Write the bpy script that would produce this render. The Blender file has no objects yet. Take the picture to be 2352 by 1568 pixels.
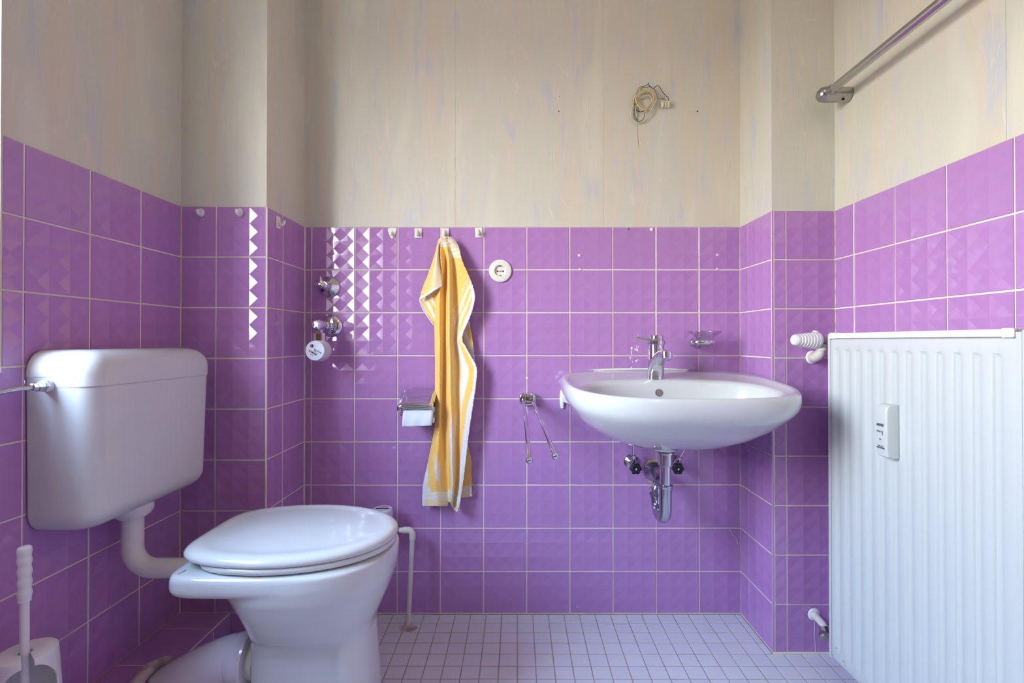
import bpy, bmesh, math, random
import numpy as np
from mathutils import Vector, Matrix, noise as mnoise
R = math.radians
PI = math.pi
random.seed(7)
sc = bpy.context.scene
COL = sc.collection

# ---------------------------------------------------------------- camera, light, exposure
CZ = 0.95
F = 1104.0
cam_d = bpy.data.cameras.new('camera'); cam = bpy.data.objects.new('camera', cam_d); COL.objects.link(cam)
cam.location = (0, 0, CZ); cam.rotation_euler = (R(90.36), 0, 0)
cam_d.sensor_fit = 'HORIZONTAL'; cam_d.sensor_width = 36.0; cam_d.lens = F/2352*36
cam_d.shift_x = -13/2352; cam_d.shift_y = -8/2352
cam_d.clip_start = 0.01
sc.camera = cam
sc.view_settings.view_transform = 'Standard'; sc.view_settings.look = 'None'
sc.view_settings.gamma = 1.0; sc.view_settings.exposure = 0.40
sc.view_settings.use_curve_mapping = False

world = bpy.data.worlds.new('world'); sc.world = world; world.use_nodes = True
wn = world.node_tree; wn.nodes.clear()
wo = wn.nodes.new('ShaderNodeOutputWorld'); bg = wn.nodes.new('ShaderNodeBackground')
tc = wn.nodes.new('ShaderNodeTexCoord'); sp = wn.nodes.new('ShaderNodeSeparateXYZ'); cr = wn.nodes.new('ShaderNodeValToRGB')
mr = wn.nodes.new('ShaderNodeMapRange'); mr.inputs[1].default_value = -1; mr.inputs[2].default_value = 1
wn.links.new(tc.outputs['Generated'], sp.inputs[0]); wn.links.new(sp.outputs['Z'], mr.inputs[0]); wn.links.new(mr.outputs[0], cr.inputs[0])
e = cr.color_ramp.elements
e[0].position = 0.0; e[0].color = (0.16, 0.13, 0.11, 1)
e[1].position = 1.0; e[1].color = (0.34, 0.56, 1.0, 1)
for p, c in ((0.47, (0.22, 0.18, 0.16, 1)), (0.515, (0.88, 0.86, 0.82, 1)), (0.60, (0.84, 0.86, 0.88, 1)), (0.75, (0.54, 0.72, 1.0, 1))):
    q = cr.color_ramp.elements.new(p); q.color = c
SKY = 30.0
bg.inputs['Strength'].default_value = SKY
wn.links.new(cr.outputs[0], bg.inputs['Color']); wn.links.new(bg.outputs[0], wo.inputs[0])

def area(name, loc, rot, sx, sy, power, col=(1, 1, 1), portal=False):
    l = bpy.data.lights.new(name, 'AREA'); l.shape = 'RECTANGLE'; l.size = sx; l.size_y = sy; l.energy = power; l.color = col
    if portal: l.cycles.is_portal = True
    o = bpy.data.objects.new(name, l); COL.objects.link(o); o.location = loc; o.rotation_euler = rot
    return o
# opening of the window in the left wall (y0, y1, z0, z1)
WY0, WY1, WZ0, WZ1 = 0.08, 0.927, 0.90, 2.02
area('window_portal', (-1.245, (WY0+WY1)/2, (WZ0+WZ1)/2), (0, R(-90), 0), WZ1-WZ0, WY1-WY0, 1.0, portal=True)
# added warm fill light, shaped as an opal ceiling lamp out of view
FILL_LAMP = (0.45, 0.25, 2.40)
ll = bpy.data.lights.new('ceiling_fill_light', 'POINT'); ll.energy = 2.4; ll.shadow_soft_size = 0.15; ll.color = (1.0, 0.80, 0.56)
lo = bpy.data.objects.new('ceiling_fill_light', ll); COL.objects.link(lo); lo.location = (FILL_LAMP[0], FILL_LAMP[1], FILL_LAMP[2]-0.17)

# added fill light in the unseen hallway behind the open bathroom door
area('hallway_fill_light', (0.3, -1.95, 2.44), (0, 0, 0), 1.2, 0.9, 2.0, (1.0, 0.97, 0.93))

# ---------------------------------------------------------------- materials
def lin(c):
    return tuple(((v/255)/12.92 if v/255 <= 0.04045 else ((v/255+0.055)/1.055)**2.4) for v in c)
MATS = {}
def mat(name, rgb, rough=0.4, metal=0.0, coat=0.0, spec=0.5, trans=0.0, ior=1.45, bump=None, var=None, sub=0):
    if name in MATS: return MATS[name]
    m = bpy.data.materials.new(name); m.use_nodes = True
    n = m.node_tree; b = n.nodes['Principled BSDF']
    c = lin(rgb) + (1,)
    b.inputs['Base Color'].default_value = c
    b.inputs['Roughness'].default_value = rough; b.inputs['Metallic'].default_value = metal
    b.inputs['Coat Weight'].default_value = coat; b.inputs['Coat Roughness'].default_value = 0.04
    b.inputs['Specular IOR Level'].default_value = spec
    b.inputs['Transmission Weight'].default_value = trans; b.inputs['IOR'].default_value = ior
    if bump or var:
        t = n.nodes.new('ShaderNodeTexCoord')
    if bump:
        sc_, st, dist = bump
        nz = n.nodes.new('ShaderNodeTexNoise'); nz.inputs['Scale'].default_value = sc_; nz.inputs['Detail'].default_value = 3
        bp = n.nodes.new('ShaderNodeBump'); bp.inputs['Strength'].default_value = st; bp.inputs['Distance'].default_value = dist
        n.links.new(t.outputs['Object'], nz.inputs['Vector']); n.links.new(nz.outputs['Fac'], bp.inputs['Height'])
        n.links.new(bp.outputs[0], b.inputs['Normal'])
    if var:
        sc_, rgb2, w = var
        nz = n.nodes.new('ShaderNodeTexNoise'); nz.inputs['Scale'].default_value = sc_; nz.inputs['Detail'].default_value = 4
        rp = n.nodes.new('ShaderNodeValToRGB'); rp.color_ramp.elements[0].position = 0.5-w; rp.color_ramp.elements[1].position = 0.5+w
        rp.color_ramp.elements[0].color = c; rp.color_ramp.elements[1].color = lin(rgb2)+(1,)
        n.links.new(t.outputs['Object'], nz.inputs['Vector']); n.links.new(nz.outputs['Fac'], rp.inputs[0])
        n.links.new(rp.outputs[0], b.inputs['Base Color'])
    MATS[name] = m
    return m

def tile_material(name, c1, c2, rough):
    m = bpy.data.materials.new(name); m.use_nodes = True
    n = m.node_tree; b = n.nodes['Principled BSDF']
    b.inputs['Roughness'].default_value = rough; b.inputs['Specular IOR Level'].default_value = 0.55
    t = n.nodes.new('ShaderNodeTexCoord'); oi = n.nodes.new('ShaderNodeObjectInfo')
    ad = n.nodes.new('ShaderNodeVectorMath'); ad.operation = 'ADD'
    mu = n.nodes.new('ShaderNodeVectorMath'); mu.operation = 'SCALE'; mu.inputs['Scale'].default_value = 7.0
    cx = n.nodes.new('ShaderNodeCombineXYZ'); 
    for i in range(3): n.links.new(oi.outputs['Random'], cx.inputs[i])
    n.links.new(cx.outputs[0], mu.inputs[0]); n.links.new(t.outputs['Object'], ad.inputs[0]); n.links.new(mu.outputs[0], ad.inputs[1])
    nz = n.nodes.new('ShaderNodeTexNoise'); nz.inputs['Scale'].default_value = 11; nz.inputs['Detail'].default_value = 3
    n.links.new(ad.outputs[0], nz.inputs['Vector'])
    ma = n.nodes.new('ShaderNodeMath'); ma.operation = 'MULTIPLY_ADD'; ma.inputs[1].default_value = 0.45
    mb_ = n.nodes.new('ShaderNodeMath'); mb_.operation = 'MULTIPLY'; mb_.inputs[1].default_value = 0.55
    n.links.new(nz.outputs['Fac'], mb_.inputs[0]); n.links.new(oi.outputs['Random'], ma.inputs[0]); n.links.new(mb_.outputs[0], ma.inputs[2])
    mx = n.nodes.new('ShaderNodeMix'); mx.data_type = 'RGBA'
    mx.inputs[6].default_value = lin(c1)+(1,); mx.inputs[7].default_value = lin(c2)+(1,)
    n.links.new(ma.outputs[0], mx.inputs[0]); n.links.new(mx.outputs[2], b.inputs['Base Color'])
    n2 = n.nodes.new('ShaderNodeTexNoise'); n2.inputs['Scale'].default_value = 26; n2.inputs['Detail'].default_value = 1.5
    bp = n.nodes.new('ShaderNodeBump'); bp.inputs['Strength'].default_value = 0.22; bp.inputs['Distance'].default_value = 0.0012
    n.links.new(ad.outputs[0], n2.inputs['Vector']); n.links.new(n2.outputs['Fac'], bp.inputs['Height']); n.links.new(bp.outputs[0], b.inputs['Normal'])
    return m
M_TILE = tile_material('purple_glaze', (176, 128, 186), (183, 135, 192), 0.055)
M_FTILE = tile_material('floor_tile', (214, 214, 220), (224, 223, 228), 0.40)

def wallpaper_material():
    m = bpy.data.materials.new('wallpaper'); m.use_nodes = True
    n = m.node_tree; b = n.nodes['Principled BSDF']; b.inputs['Roughness'].default_value = 0.42; b.inputs['Specular IOR Level'].default_value = 0.35
    t = n.nodes.new('ShaderNodeTexCoord')
    def mapped(sc_, rotation=(0, 0, 0)):
        mp = n.nodes.new('ShaderNodeMapping'); mp.inputs['Scale'].default_value = sc_; mp.inputs['Rotation'].default_value = rotation
        n.links.new(t.outputs['Object'], mp.inputs['Vector']); return mp
    def nz(mp, s, d=4, dist=0.0):
        q = n.nodes.new('ShaderNodeTexNoise'); q.inputs['Scale'].default_value = s; q.inputs['Detail'].default_value = d; q.inputs['Distortion'].default_value = dist
        n.links.new(mp.outputs[0], q.inputs['Vector']); return q
    def ramp(src, p0, p1):
        r = n.nodes.new('ShaderNodeMapRange'); r.inputs[1].default_value = p0; r.inputs[2].default_value = p1; r.interpolation_type = 'SMOOTHSTEP'
        n.links.new(src, r.inputs[0]); return r.outputs[0]
    def mix(fac, a, bcol):
        x = n.nodes.new('ShaderNodeMix'); x.data_type = 'RGBA'; n.links.new(fac, x.inputs[0])
        if isinstance(a, tuple): x.inputs[6].default_value = lin(a)+(1,)
        else: n.links.new(a, x.inputs[6])
        x.inputs[7].default_value = lin(bcol)+(1,)
        return x.outputs[2]
    m1 = mapped((1, 1, 0.10)); m2 = mapped((1, 1, 0.22), (0, 0.12, 0))
    c = mix(ramp(nz(m1, 14, 3, 0.4).outputs['Fac'], 0.50, 0.62), (208, 207, 190), (213, 205, 185))
    c = mix(ramp(nz(m2, 19, 3, 0.6).outputs['Fac'], 0.54, 0.74), c, (197, 200, 202))
    c = mix(ramp(nz(mapped((1, 1, 0.10), (0, 0.05, 2)), 48, 4, 0.8).outputs['Fac'], 0.52, 0.66), c, (213, 207, 193))
    c = mix(ramp(nz(mapped((1, 1, 0.12), (0.1, 0, 0.4)), 26, 3, 0.5).outputs['Fac'], 0.62, 0.72), c, (205, 202, 204))
    c = mix(ramp(nz(mapped((1, 1, 0.2), (0, 0, 1)), 9, 2, 0.3).outputs['Fac'], 0.55, 0.75), c, (217, 215, 196))
    # embossed wavy threads, slightly paler than the paper
    w = n.nodes.new('ShaderNodeTexVoronoi'); w.feature = 'DISTANCE_TO_EDGE'; w.inputs['Scale'].default_value = 27
    mp3 = mapped((1, 1, 0.17)); n3 = nz(mp3, 12, 2)
    va = n.nodes.new('ShaderNodeVectorMath'); va.operation = 'MULTIPLY_ADD'; va.inputs[1].default_value = (0.10, 0.10, 0.10)
    n.links.new(n3.outputs['Color'], va.inputs[0]); n.links.new(mp3.outputs[0], va.inputs[2]); n.links.new(va.outputs[0], w.inputs['Vector'])
    th0 = ramp(w.outputs['Distance'], 0.017, 0.0); msk = ramp(nz(mapped((1, 1, 0.4)), 7, 2).outputs['Fac'], 0.34, 0.50)
    thm = n.nodes.new('ShaderNodeMath'); thm.operation = 'MULTIPLY'; n.links.new(th0, thm.inputs[0]); n.links.new(msk, thm.inputs[1]); th = thm.outputs[0]
    bp = n.nodes.new('ShaderNodeBump'); bp.inputs['Strength'].default_value = 0.5; bp.inputs['Distance'].default_value = 0.0008
    n.links.new(th, bp.inputs['Height'])
    pt_ = n.nodes.new('ShaderNodeMath'); pt_.operation = 'MULTIPLY'; pt_.inputs[1].default_value = 0.55; n.links.new(th, pt_.inputs[0])
    c = mix(pt_.outputs[0], c, (226, 220, 206)); n.links.new(c, b.inputs['Base Color'])
    n4 = nz(mapped((1, 1, 0.3)), 55, 3); bp2 = n.nodes.new('ShaderNodeBump'); bp2.inputs['Strength'].default_value = 0.25; bp2.inputs['Distance'].default_value = 0.0012
    n.links.new(n4.outputs['Fac'], bp2.inputs['Height']); n.links.new(bp.outputs[0], bp2.inputs['Normal'])
    n.links.new(bp2.outputs[0], b.inputs['Normal'])
    return m
M_PAPER = wallpaper_material()
M_GROUT = mat('grout', (240, 236, 222), 0.8, bump=(300, 0.3, 0.0008), var=(9, (224, 212, 190), 0.2))
M_FGROUT = mat('floor_grout', (160, 140, 130), 0.85, bump=(300, 0.3, 0.0008), var=(12, (190, 182, 180), 0.3))
M_PLASTER = mat('plaster', (212, 204, 186), 0.8)
M_DARKGAP = mat('dark_tan_paper', (150, 140, 122), 0.9)  # darker tan for one small hole in the wallpaper
M_CEIL = mat('ceiling_paint', (226, 220, 208), 0.8)
M_CERAMIC = mat('white_ceramic', (208, 213, 210), 0.12, coat=0.7)
M_CIST = mat('white_plastic_cistern', (205, 208, 206), 0.22, coat=0.35)
M_PLASTIC = mat('white_plastic', (222, 221, 222), 0.35)
M_CREAM = mat('cream_plastic', (232, 230, 216), 0.35, coat=0.2)
M_ENAMEL = mat('white_enamel', (199, 204, 202), 0.33, coat=0.2)
M_ENAMEL2 = mat('old_white_enamel', (226, 224, 212), 0.4)
M_CHROME = mat('chrome', (214, 216, 222), 0.07, metal=1.0)
M_CHROME2 = mat('dull_chrome', (186, 190, 200), 0.16, metal=1.0, bump=(120, 0.15, 0.0006))
M_STEEL = mat('brushed_steel', (172, 172, 168), 0.28, metal=1.0)
M_BRASS = mat('green_nickel', (150, 160, 132), 0.3, metal=0.8)
M_BLACK = mat('black_plastic', (28, 30, 38), 0.35)
M_HOLE = mat('dark_hole', (28, 24, 22), 0.9)
M_LCD = mat('lcd_window', (88, 98, 108), 0.15)
M_INK = mat('grey_ink', (104, 112, 122), 0.6)
M_DARKINK = mat('black_ink', (36, 34, 44), 0.6)
M_RED = mat('red_print', (168, 40, 46), 0.4)
M_BLUE = mat('blue_print', (22, 70, 150), 0.35)
M_BLUE2 = mat('bright_blue_print', (20, 110, 205), 0.4)
M_PAPERROLL = mat('tissue_paper', (226, 232, 236), 0.9, bump=(45, 0.35, 0.0015))
M_CAULK = mat('silicone', (236, 236, 232), 0.5, bump=(200, 0.4, 0.0015))
M_MORTAR = mat('mortar', (208, 196, 190), 0.9, bump=(60, 0.8, 0.004), var=(30, (160, 140, 136), 0.12))
M_PIPE = mat('painted_pipe', (218, 212, 204), 0.4, bump=(90, 0.25, 0.0008))
M_WPIPE = mat('white_waste_pipe', (214, 210, 216), 0.2, coat=0.4)
M_YELLOWED = mat('yellowed_rubber', (206, 206, 190), 0.5)
M_RUBBER = mat('dark_rubber', (40, 58, 62), 0.5)
M_WCREAM = mat('cable_sheath', (214, 198, 142), 0.5)
M_WGREY = mat('grey_wire', (150, 150, 134), 0.5)
M_WBLUE = mat('blue_wire', (62, 112, 134), 0.45)
M_WBLACK = mat('black_wire', (48, 40, 40), 0.45)
M_WYEL = mat('yellow_wire', (206, 170, 92), 0.5)
M_TERM = mat('terminal_plastic', (228, 222, 186), 0.4)
M_DOOR = mat('door_wood', (150, 104, 70), 0.45, bump=(20, 0.1, 0.002))
M_WINFR = mat('window_frame_paint', (230, 230, 226), 0.35)
M_METER = mat('meter_plastic', (206, 196, 208), 0.3)
M_METERFACE = mat('meter_face', (206, 214, 226), 0.2, coat=0.6)
M_BRISTLE = mat('white_bristle', (224, 224, 222), 0.8)
M_OPAL = None
def clear_glass(name, tint, fac):
    m = bpy.data.materials.new(name); m.use_nodes = True; n = m.node_tree; n.nodes.clear()
    o = n.nodes.new('ShaderNodeOutputMaterial'); tr = n.nodes.new('ShaderNodeBsdfTransparent'); gl = n.nodes.new('ShaderNodeBsdfGlossy')
    tr.inputs[0].default_value = tint+(1,); gl.inputs['Roughness'].default_value = 0.03
    mx = n.nodes.new('ShaderNodeMixShader'); lw = n.nodes.new('ShaderNodeLayerWeight'); lw.inputs['Blend'].default_value = 0.5
    pw = n.nodes.new('ShaderNodeMath'); pw.operation = 'POWER'; pw.inputs[1].default_value = 5.0
    ml = n.nodes.new('ShaderNodeMath'); ml.operation = 'MULTIPLY_ADD'; ml.inputs[1].default_value = 0.9; ml.inputs[2].default_value = fac
    n.links.new(lw.outputs['Facing'], pw.inputs[0]); n.links.new(pw.outputs[0], ml.inputs[0]); n.links.new(ml.outputs[0], mx.inputs[0]); n.links.new(tr.outputs[0], mx.inputs[1]); n.links.new(gl.outputs[0], mx.inputs[2]); n.links.new(mx.outputs[0], o.inputs[0])
    return m
M_PANE = clear_glass('window_glass', (0.97, 0.98, 0.98), 0.04)
M_DISH = clear_glass('dish_glass', (0.95, 0.95, 0.97), 0.13)

# ---------------------------------------------------------------- mesh helpers
class MB:
    def __init__(s): s.v = []; s.f = []
    def add(s, vs, fs):
        o = len(s.v); s.v += [tuple(v) for v in vs]; s.f += [tuple(i+o for i in f) for f in fs]; return s
    def rings(s, rings, cap0=True, cap1=True, closed=True):
        n = len(rings[0]); vs = [p for r in rings for p in r]; fs = []
        for i in range(len(rings)-1):
            for j in range(n if closed else n-1):
                k = (j+1) % n
                fs.append((i*n+j, i*n+k, (i+1)*n+k, (i+1)*n+j))
        if cap0: fs.append(tuple(range(n))[::-1])
        if cap1: fs.append(tuple((len(rings)-1)*n+j for j in range(n)))
        return s.add(vs, fs)
    def box(s, x0, x1, y0, y1, z0, z1):
        vs = [(x, y, z) for x in (x0, x1) for y in (y0, y1) for z in (z0, z1)]
        return s.add(vs, [(0, 1, 3, 2), (4, 6, 7, 5), (0, 4, 5, 1), (2, 3, 7, 6), (0, 2, 6, 4), (1, 5, 7, 3)])
    def lathe(s, prof, o, axis, n=40, cap=True):
        """prof: (distance along axis, radius)"""
        o = Vector(o); a = Vector(axis).normalized()
        u = a.cross(Vector((0, 0, 1)));
        if u.length < 1e-3: u = Vector((1, 0, 0))
        u.normalize(); w = a.cross(u)
        rs = [[o+a*h+(u*math.cos(2*PI*j/n)+w*math.sin(2*PI*j/n))*max(r, 1e-5) for j in range(n)] for h, r in prof]
        return s.rings(rs, cap, cap)
    def tube(s, pts, r, n=16, cap=True, smooth=0, flat=1.0):
        pts = [Vector(p) for p in pts]
        rr = list(r) if isinstance(r, (list, tuple)) else [r]*len(pts)
        if smooth:
            pts, rr = catmull(pts, rr, smooth)
        T = []
        for i in range(len(pts)):
            t = (pts[min(i+1, len(pts)-1)]-pts[max(i-1, 0)]); T.append(t.normalized())
        u = T[0].cross(Vector((0, 0, 1)))
        if u.length < 1e-3: u = Vector((1, 0, 0))
        u.normalize(); rs = []
        for i, p in enumerate(pts):
            u = (u - T[i]*u.dot(T[i])).normalized(); w = T[i].cross(u)
            rs.append([p+(u*math.cos(2*PI*j/n)+w*math.sin(2*PI*j/n)*flat)*rr[i] for j in range(n)])
        return s.rings(rs, cap, cap)
    def build(s, name, m, parent=None, smooth=40, bevel=None, seg=3, subsurf=0, fix=True):
        me = bpy.data.meshes.new(name)
        off = Vector((0, 0, 0))
        if parent is not None:
            p = parent
            while p is not None: off += p.location; p = p.parent
        me.from_pydata([tuple(Vector(v)-off) for v in s.v], [], s.f)
        if fix:
            bm = bmesh.new(); bm.from_mesh(me); bmesh.ops.recalc_face_normals(bm, faces=bm.faces); bm.to_mesh(me); bm.free()
        me.materials.append(m)
        if smooth is not None:
            me.polygons.foreach_set('use_smooth', [True]*len(me.polygons))
            if smooth < 180: me.set_sharp_from_angle(angle=R(smooth))
        ob = bpy.data.objects.new(name, me); COL.objects.link(ob)
        if parent is not None: ob.parent = parent
        if bevel:
            b = ob.modifiers.new('bevel', 'BEVEL'); b.width = bevel; b.segments = seg; b.limit_method = 'ANGLE'; b.angle_limit = R(35)
            b.harden_normals = False
        if subsurf:
            q = ob.modifiers.new('sub', 'SUBSURF'); q.levels = subsurf; q.render_levels = subsurf
        return ob
def catmull(pts, rr, k):
    P = [pts[0]]+list(pts)+[pts[-1]]; Q = [rr[0]]+list(rr)+[rr[-1]]; op = []; orr = []
    for i in range(1, len(P)-2):
        for j in range(k):
            t = j/k
            op.append(0.5*((2*P[i])+(P[i+1]-P[i-1])*t+(2*P[i-1]-5*P[i]+4*P[i+1]-P[i+2])*t*t+(3*P[i]-P[i-1]-3*P[i+1]+P[i+2])*t**3))
            orr.append(Q[i]*(1-t)+Q[i+1]*t)
    op.append(P[-2]); orr.append(Q[-2]); return op, orr
def at(px, py, d):
    """a point of the photograph (2352x1568) at depth d in front of the camera"""
    return Vector(((px-1189)*d/F, d, CZ+(783-py)*d/F))
def tag(o, label, cat, group=None):
    o['label'] = label; o['category'] = cat
    if group: o['group'] = group
    return o
def thing(name, label, cat, loc, group=None):
    o = bpy.data.objects.new(name, None); COL.objects.link(o); o.location = loc; o.empty_display_size = 0.02
    return tag(o, label, cat, group)
def struct(o):
    o['kind'] = 'structure'; return o
def text(name, s, size, M, m, parent, align='CENTER', depth=0.0003):
    cu = bpy.data.curves.new(name, 'FONT'); cu.body = s; cu.size = size; cu.align_x = align; cu.align_y = 'CENTER'; cu.extrude = depth; cu.resolution_u = 2
    to = bpy.data.objects.new('tmp', cu); COL.objects.link(to)
    dg = bpy.context.evaluated_depsgraph_get(); dg.update()
    me = bpy.data.meshes.new_from_object(to.evaluated_get(dg)); bpy.data.objects.remove(to)
    off = Vector((0, 0, 0)); p = parent
    while p is not None: off += p.location; p = p.parent
    me.transform(Matrix.Translation(-off) @ M)
    me.materials.clear(); me.materials.append(m)
    ob = bpy.data.objects.new(name, me); COL.objects.link(ob); ob.parent = parent
    return ob
def frame_M(o, ex, ez):
    ex = Vector(ex).normalized(); up = Vector(ez).normalized(); nrm = ex.cross(up)
    return Matrix(((ex.x, up.x, nrm.x, o[0]), (ex.y, up.y, nrm.y, o[1]), (ex.z, up.z, nrm.z, o[2]), (0, 0, 0, 1)))

# ---------------------------------------------------------------- room geometry (metres)
YB = 1.676            # back wall
XL, XR = -0.9952, 0.9685
XLP, YLP = -0.742, 1.4214     # left pier
XRP, YRP = 0.775, 1.4667      # right pier
YREAR = -1.05; ZC = 2.52
ZT = 1.349            # top of the tiling
P = 0.15; J = 0.0042  # tile pitch, joint
GR = 0.0021           # joint depth
WP = 0.0035           # wallpaper behind tile face

# ---- tile mesh: three by three sunk pyramids
TS = P-J
def full_tile_bm(depth=0.0018, th=0.005, ed=0.0009):
    bm = bmesh.new(); h = TS/2; c = (2*h-2*ed)/3; a0 = -h+ed
    g = [[bm.verts.new((a0+i*c, 0, a0+j*c)) for j in range(4)] for i in range(4)]
    for i in range(3):
        for j in range(3):
            m = bm.verts.new((a0+(i+.5)*c, depth, a0+(j+.5)*c))
            q = [g[i][j], g[i+1][j], g[i+1][j+1], g[i][j+1]]
            for k in range(4): bm.faces.new((q[k], q[(k+1) % 4], m))
    loop = [g[i][0] for i in range(4)]+[g[3][j] for j in (1, 2, 3)]+[g[i][3] for i in (2, 1, 0)]+[g[0][j] for j in (2, 1)]
    def off(v, e, y): return bm.verts.new((max(-h, min(h, v.co.x+e*(1 if v.co.x > h-2*ed else (-1 if v.co.x < -h+2*ed else 0)))), y,
                                           max(-h, min(h, v.co.z+e*(1 if v.co.z > h-2*ed else (-1 if v.co.z < -h+2*ed else 0))))))
    l2 = [off(v, ed, ed*0.8) for v in loop]; l3 = [bm.verts.new((v.co.x, th, v.co.z)) for v in l2]
    n = len(loop)
    for a, b_ in ((loop, l2), (l2, l3)):
        for k in range(n): bm.faces.new((a[k], a[(k+1) % n], b_[(k+1) % n], b_[k]))
    bmesh.ops.recalc_face_normals(bm, faces=bm.faces)
    return bm
_tc = {}
def tile_mesh(x0, x1, z0, z1, phase_left=True):
    """clip of the full tile to x0..x1, z0..z1 (local to tile centre)"""
    key = (round(x0, 4), round(x1, 4), round(z0, 4), round(z1, 4))
    if key in _tc: return _tc[key]
    bm = full_tile_bm(); h = TS/2
    for co, no, test in (((x0, 0, 0), (-1, 0, 0), x0 > -h+1e-4), ((x1, 0, 0), (1, 0, 0), x1 < h-1e-4),
                         ((0, 0, z0), (0, 0, -1), z0 > -h+1e-4), ((0, 0, z1), (0, 0, 1), z1 < h-1e-4)):
        if test:
            r = bmesh.ops.bisect_plane(bm, geom=bm.verts[:]+bm.edges[:]+bm.faces[:], plane_co=co, plane_no=no, clear_outer=True)
            # give the cut edge its own side
            es = [e_ for e_ in bm.edges if e_.is_boundary and all(abs((v.co-Vector(co)).dot(Vector(no))) < 1e-5 for v in e_.verts) and not all(v.co.y > 0.0049 for v in e_.verts)]
            ex = bmesh.ops.extrude_edge_only(bm, edges=es)
            for v in [g_ for g_ in ex['geom'] if isinstance(g_, bmesh.types.BMVert)]: v.co.y = 0.005
    bmesh.ops.recalc_face_normals(bm, faces=bm.faces)
    me = bpy.data.meshes.new('tile'); bm.to_mesh(me); bm.free(); me.materials.append(M_TILE)
    # normals must look outwards (-y) on the face
    _tc[key] = me; return me
def add_tiles(parent, plane, cols, rows, skip=None, full_from='right'):
    """plane: function (u, z) -> location; rotz; cols: list of (u0, u1, full_u0) joint centre lines in local x"""
    fn, rz = plane; cnt = 0
    for (u0, u1, fu) in cols:
        for (z0, z1, fz) in rows:
            if skip and skip(u0, u1, z0, z1): continue
            cu = fu+P/2; cz = fz+P/2
            a0 = max(-TS/2, u0+J/2-cu); a1 = min(TS/2, u1-J/2-cu); b0 = max(-TS/2, z0+J/2-cz); b1 = min(TS/2, z1-J/2-cz)
            if a1-a0 < 0.003 or b1-b0 < 0.003: continue
            o = bpy.data.objects.new('tile', tile_mesh(a0, a1, b0, b1)); COL.objects.link(o); o.parent = parent
            o.location = fn(cu, cz)
            o.rotation_euler = (R(random.gauss(0, 0.12)), 0, rz+R(random.gauss(0, 0.12)))
            cnt += 1
    return cnt
ROWS = [(ZT-P*(k+1), ZT-P*k, ZT-P*(k+1)) for k in range(9)]
ROWS[-1] = (0.004, ZT-P*8, ZT-P*9)
def colrange(start, stops): # stops: joint centre lines; each cell is cut from a full tile
    out = []
    for a, b in zip(stops[:-1], stops[1:]):
        out.append((a, b, a if abs((b-a)-P) < 0.004 else None))
    return out
def cells(lines, edge_side='left'):
    """list of joint lines -> (u0,u1,full_u0). A narrow cell is the cut rest of a tile"""
    out = []
    for i, (a, b) in enumerate(zip(lines[:-1], lines[1:])):
        if b-a > P-0.004: out.append((a, b, (a+b)/2-P/2))
        elif i == 0: out.append((a, b, b-P))
        else: out.append((a, b, a))
    return out

# ---- wall bases: grout bed below, plaster above
def wall_base(name, quads_low, quads_up=None):
    mb = MB()
    for q in quads_low: mb.box(*q)
    o = mb.build(name, M_GROUT, smooth=None)
    struct(o); return o
def paper(parent, boxes, seams=None):
    for b_ in boxes:
        o = MB().box(*b_).build('wallpaper_strip', M_PAPER, parent, smooth=None)
T = 0.10
# back wall
wb = wall_base('wall_back', [(XLP-0.02, XRP+0.02, YB+GR, YB+T, 0, ZT-0.001), (XLP-0.02, XRP+0.02, YB+WP+0.001, YB+T, ZT-0.001, ZC)])
paper(wb, [(XLP-0.006, -0.2190, YB+WP, YB+WP+0.002, ZT, ZC), (-0.2183, 0.3003, YB+WP, YB+WP+0.002, ZT, ZC), (0.3009, XRP+0.006, YB+WP, YB+WP+0.002, ZT, ZC)])
XC = [XLP] + [-0.7188+P*k for k in range(10)] + [XRP]
add_tiles(wb, (lambda u, z: (u, YB, z), 0.0), cells(XC), ROWS)
# left wall (window opening), its tiles face +x
wl = wall_base('wall_left', [(XL-T*2.4, XL-GR, WY1, YLP+0.05, 0, ZT-0.001), (XL-T*2.4, XL-GR, YREAR, WY1, 0, WZ0-0.012),
                             (XL-T*2.4, XL-GR, YREAR, WY0, WZ0-0.012, ZT-0.001),
                             (XL-T*2.4, XL-WP-0.001, WY1, YLP+0.05, ZT-0.001, ZC), (XL-T*2.4, XL-WP-0.001, YREAR, WY0, ZT-0.001, ZC),
                             (XL-T*2.4, XL-WP-0.001, WY0, WY1, WZ1, ZC)])
paper(wl, [(XL-WP-0.002, XL-WP, WY1, YLP+0.01, ZT, ZC), (XL-WP-0.002, XL-WP, YREAR, WY0, ZT, ZC), (XL-WP-0.002, XL-WP, WY0, WY1, WZ1, ZC)])
YC = [YLP, 1.2700, 1.1188, 0.9685, 0.8185, 0.6685, 0.5185, 0.3685, 0.2185, 0.0685, -0.0815, -0.2315, -0.3815, -0.5315, -0.6815, -0.8315, -0.9815, YREAR][::-1]
def lcells():
    c = cells(YC); out = []
    for u0, u1, fu in c: out.append((u0, u1, fu))
    return out
def tiles_left():
    hi = [r for r in ROWS if r[0] > WZ0-0.02]; low = [r for r in ROWS if r[0] <= WZ0-0.02]
    add_tiles(wl, (lambda u, z: (XL, u, z), R(90)), lcells(), low)
    ch = []
    for u0, u1, fu in lcells():
        if u1 <= WY0 or u0 >= WY1: ch.append((u0, u1, fu))
        elif u0 < WY0 < u1: ch.append((u0, WY0, fu))
        elif u0 < WY1 < u1: ch.append((WY1, u1, fu))
    add_tiles(wl, (lambda u, z: (XL, u, z), R(90)), ch, hi)
tiles_left()
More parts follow.
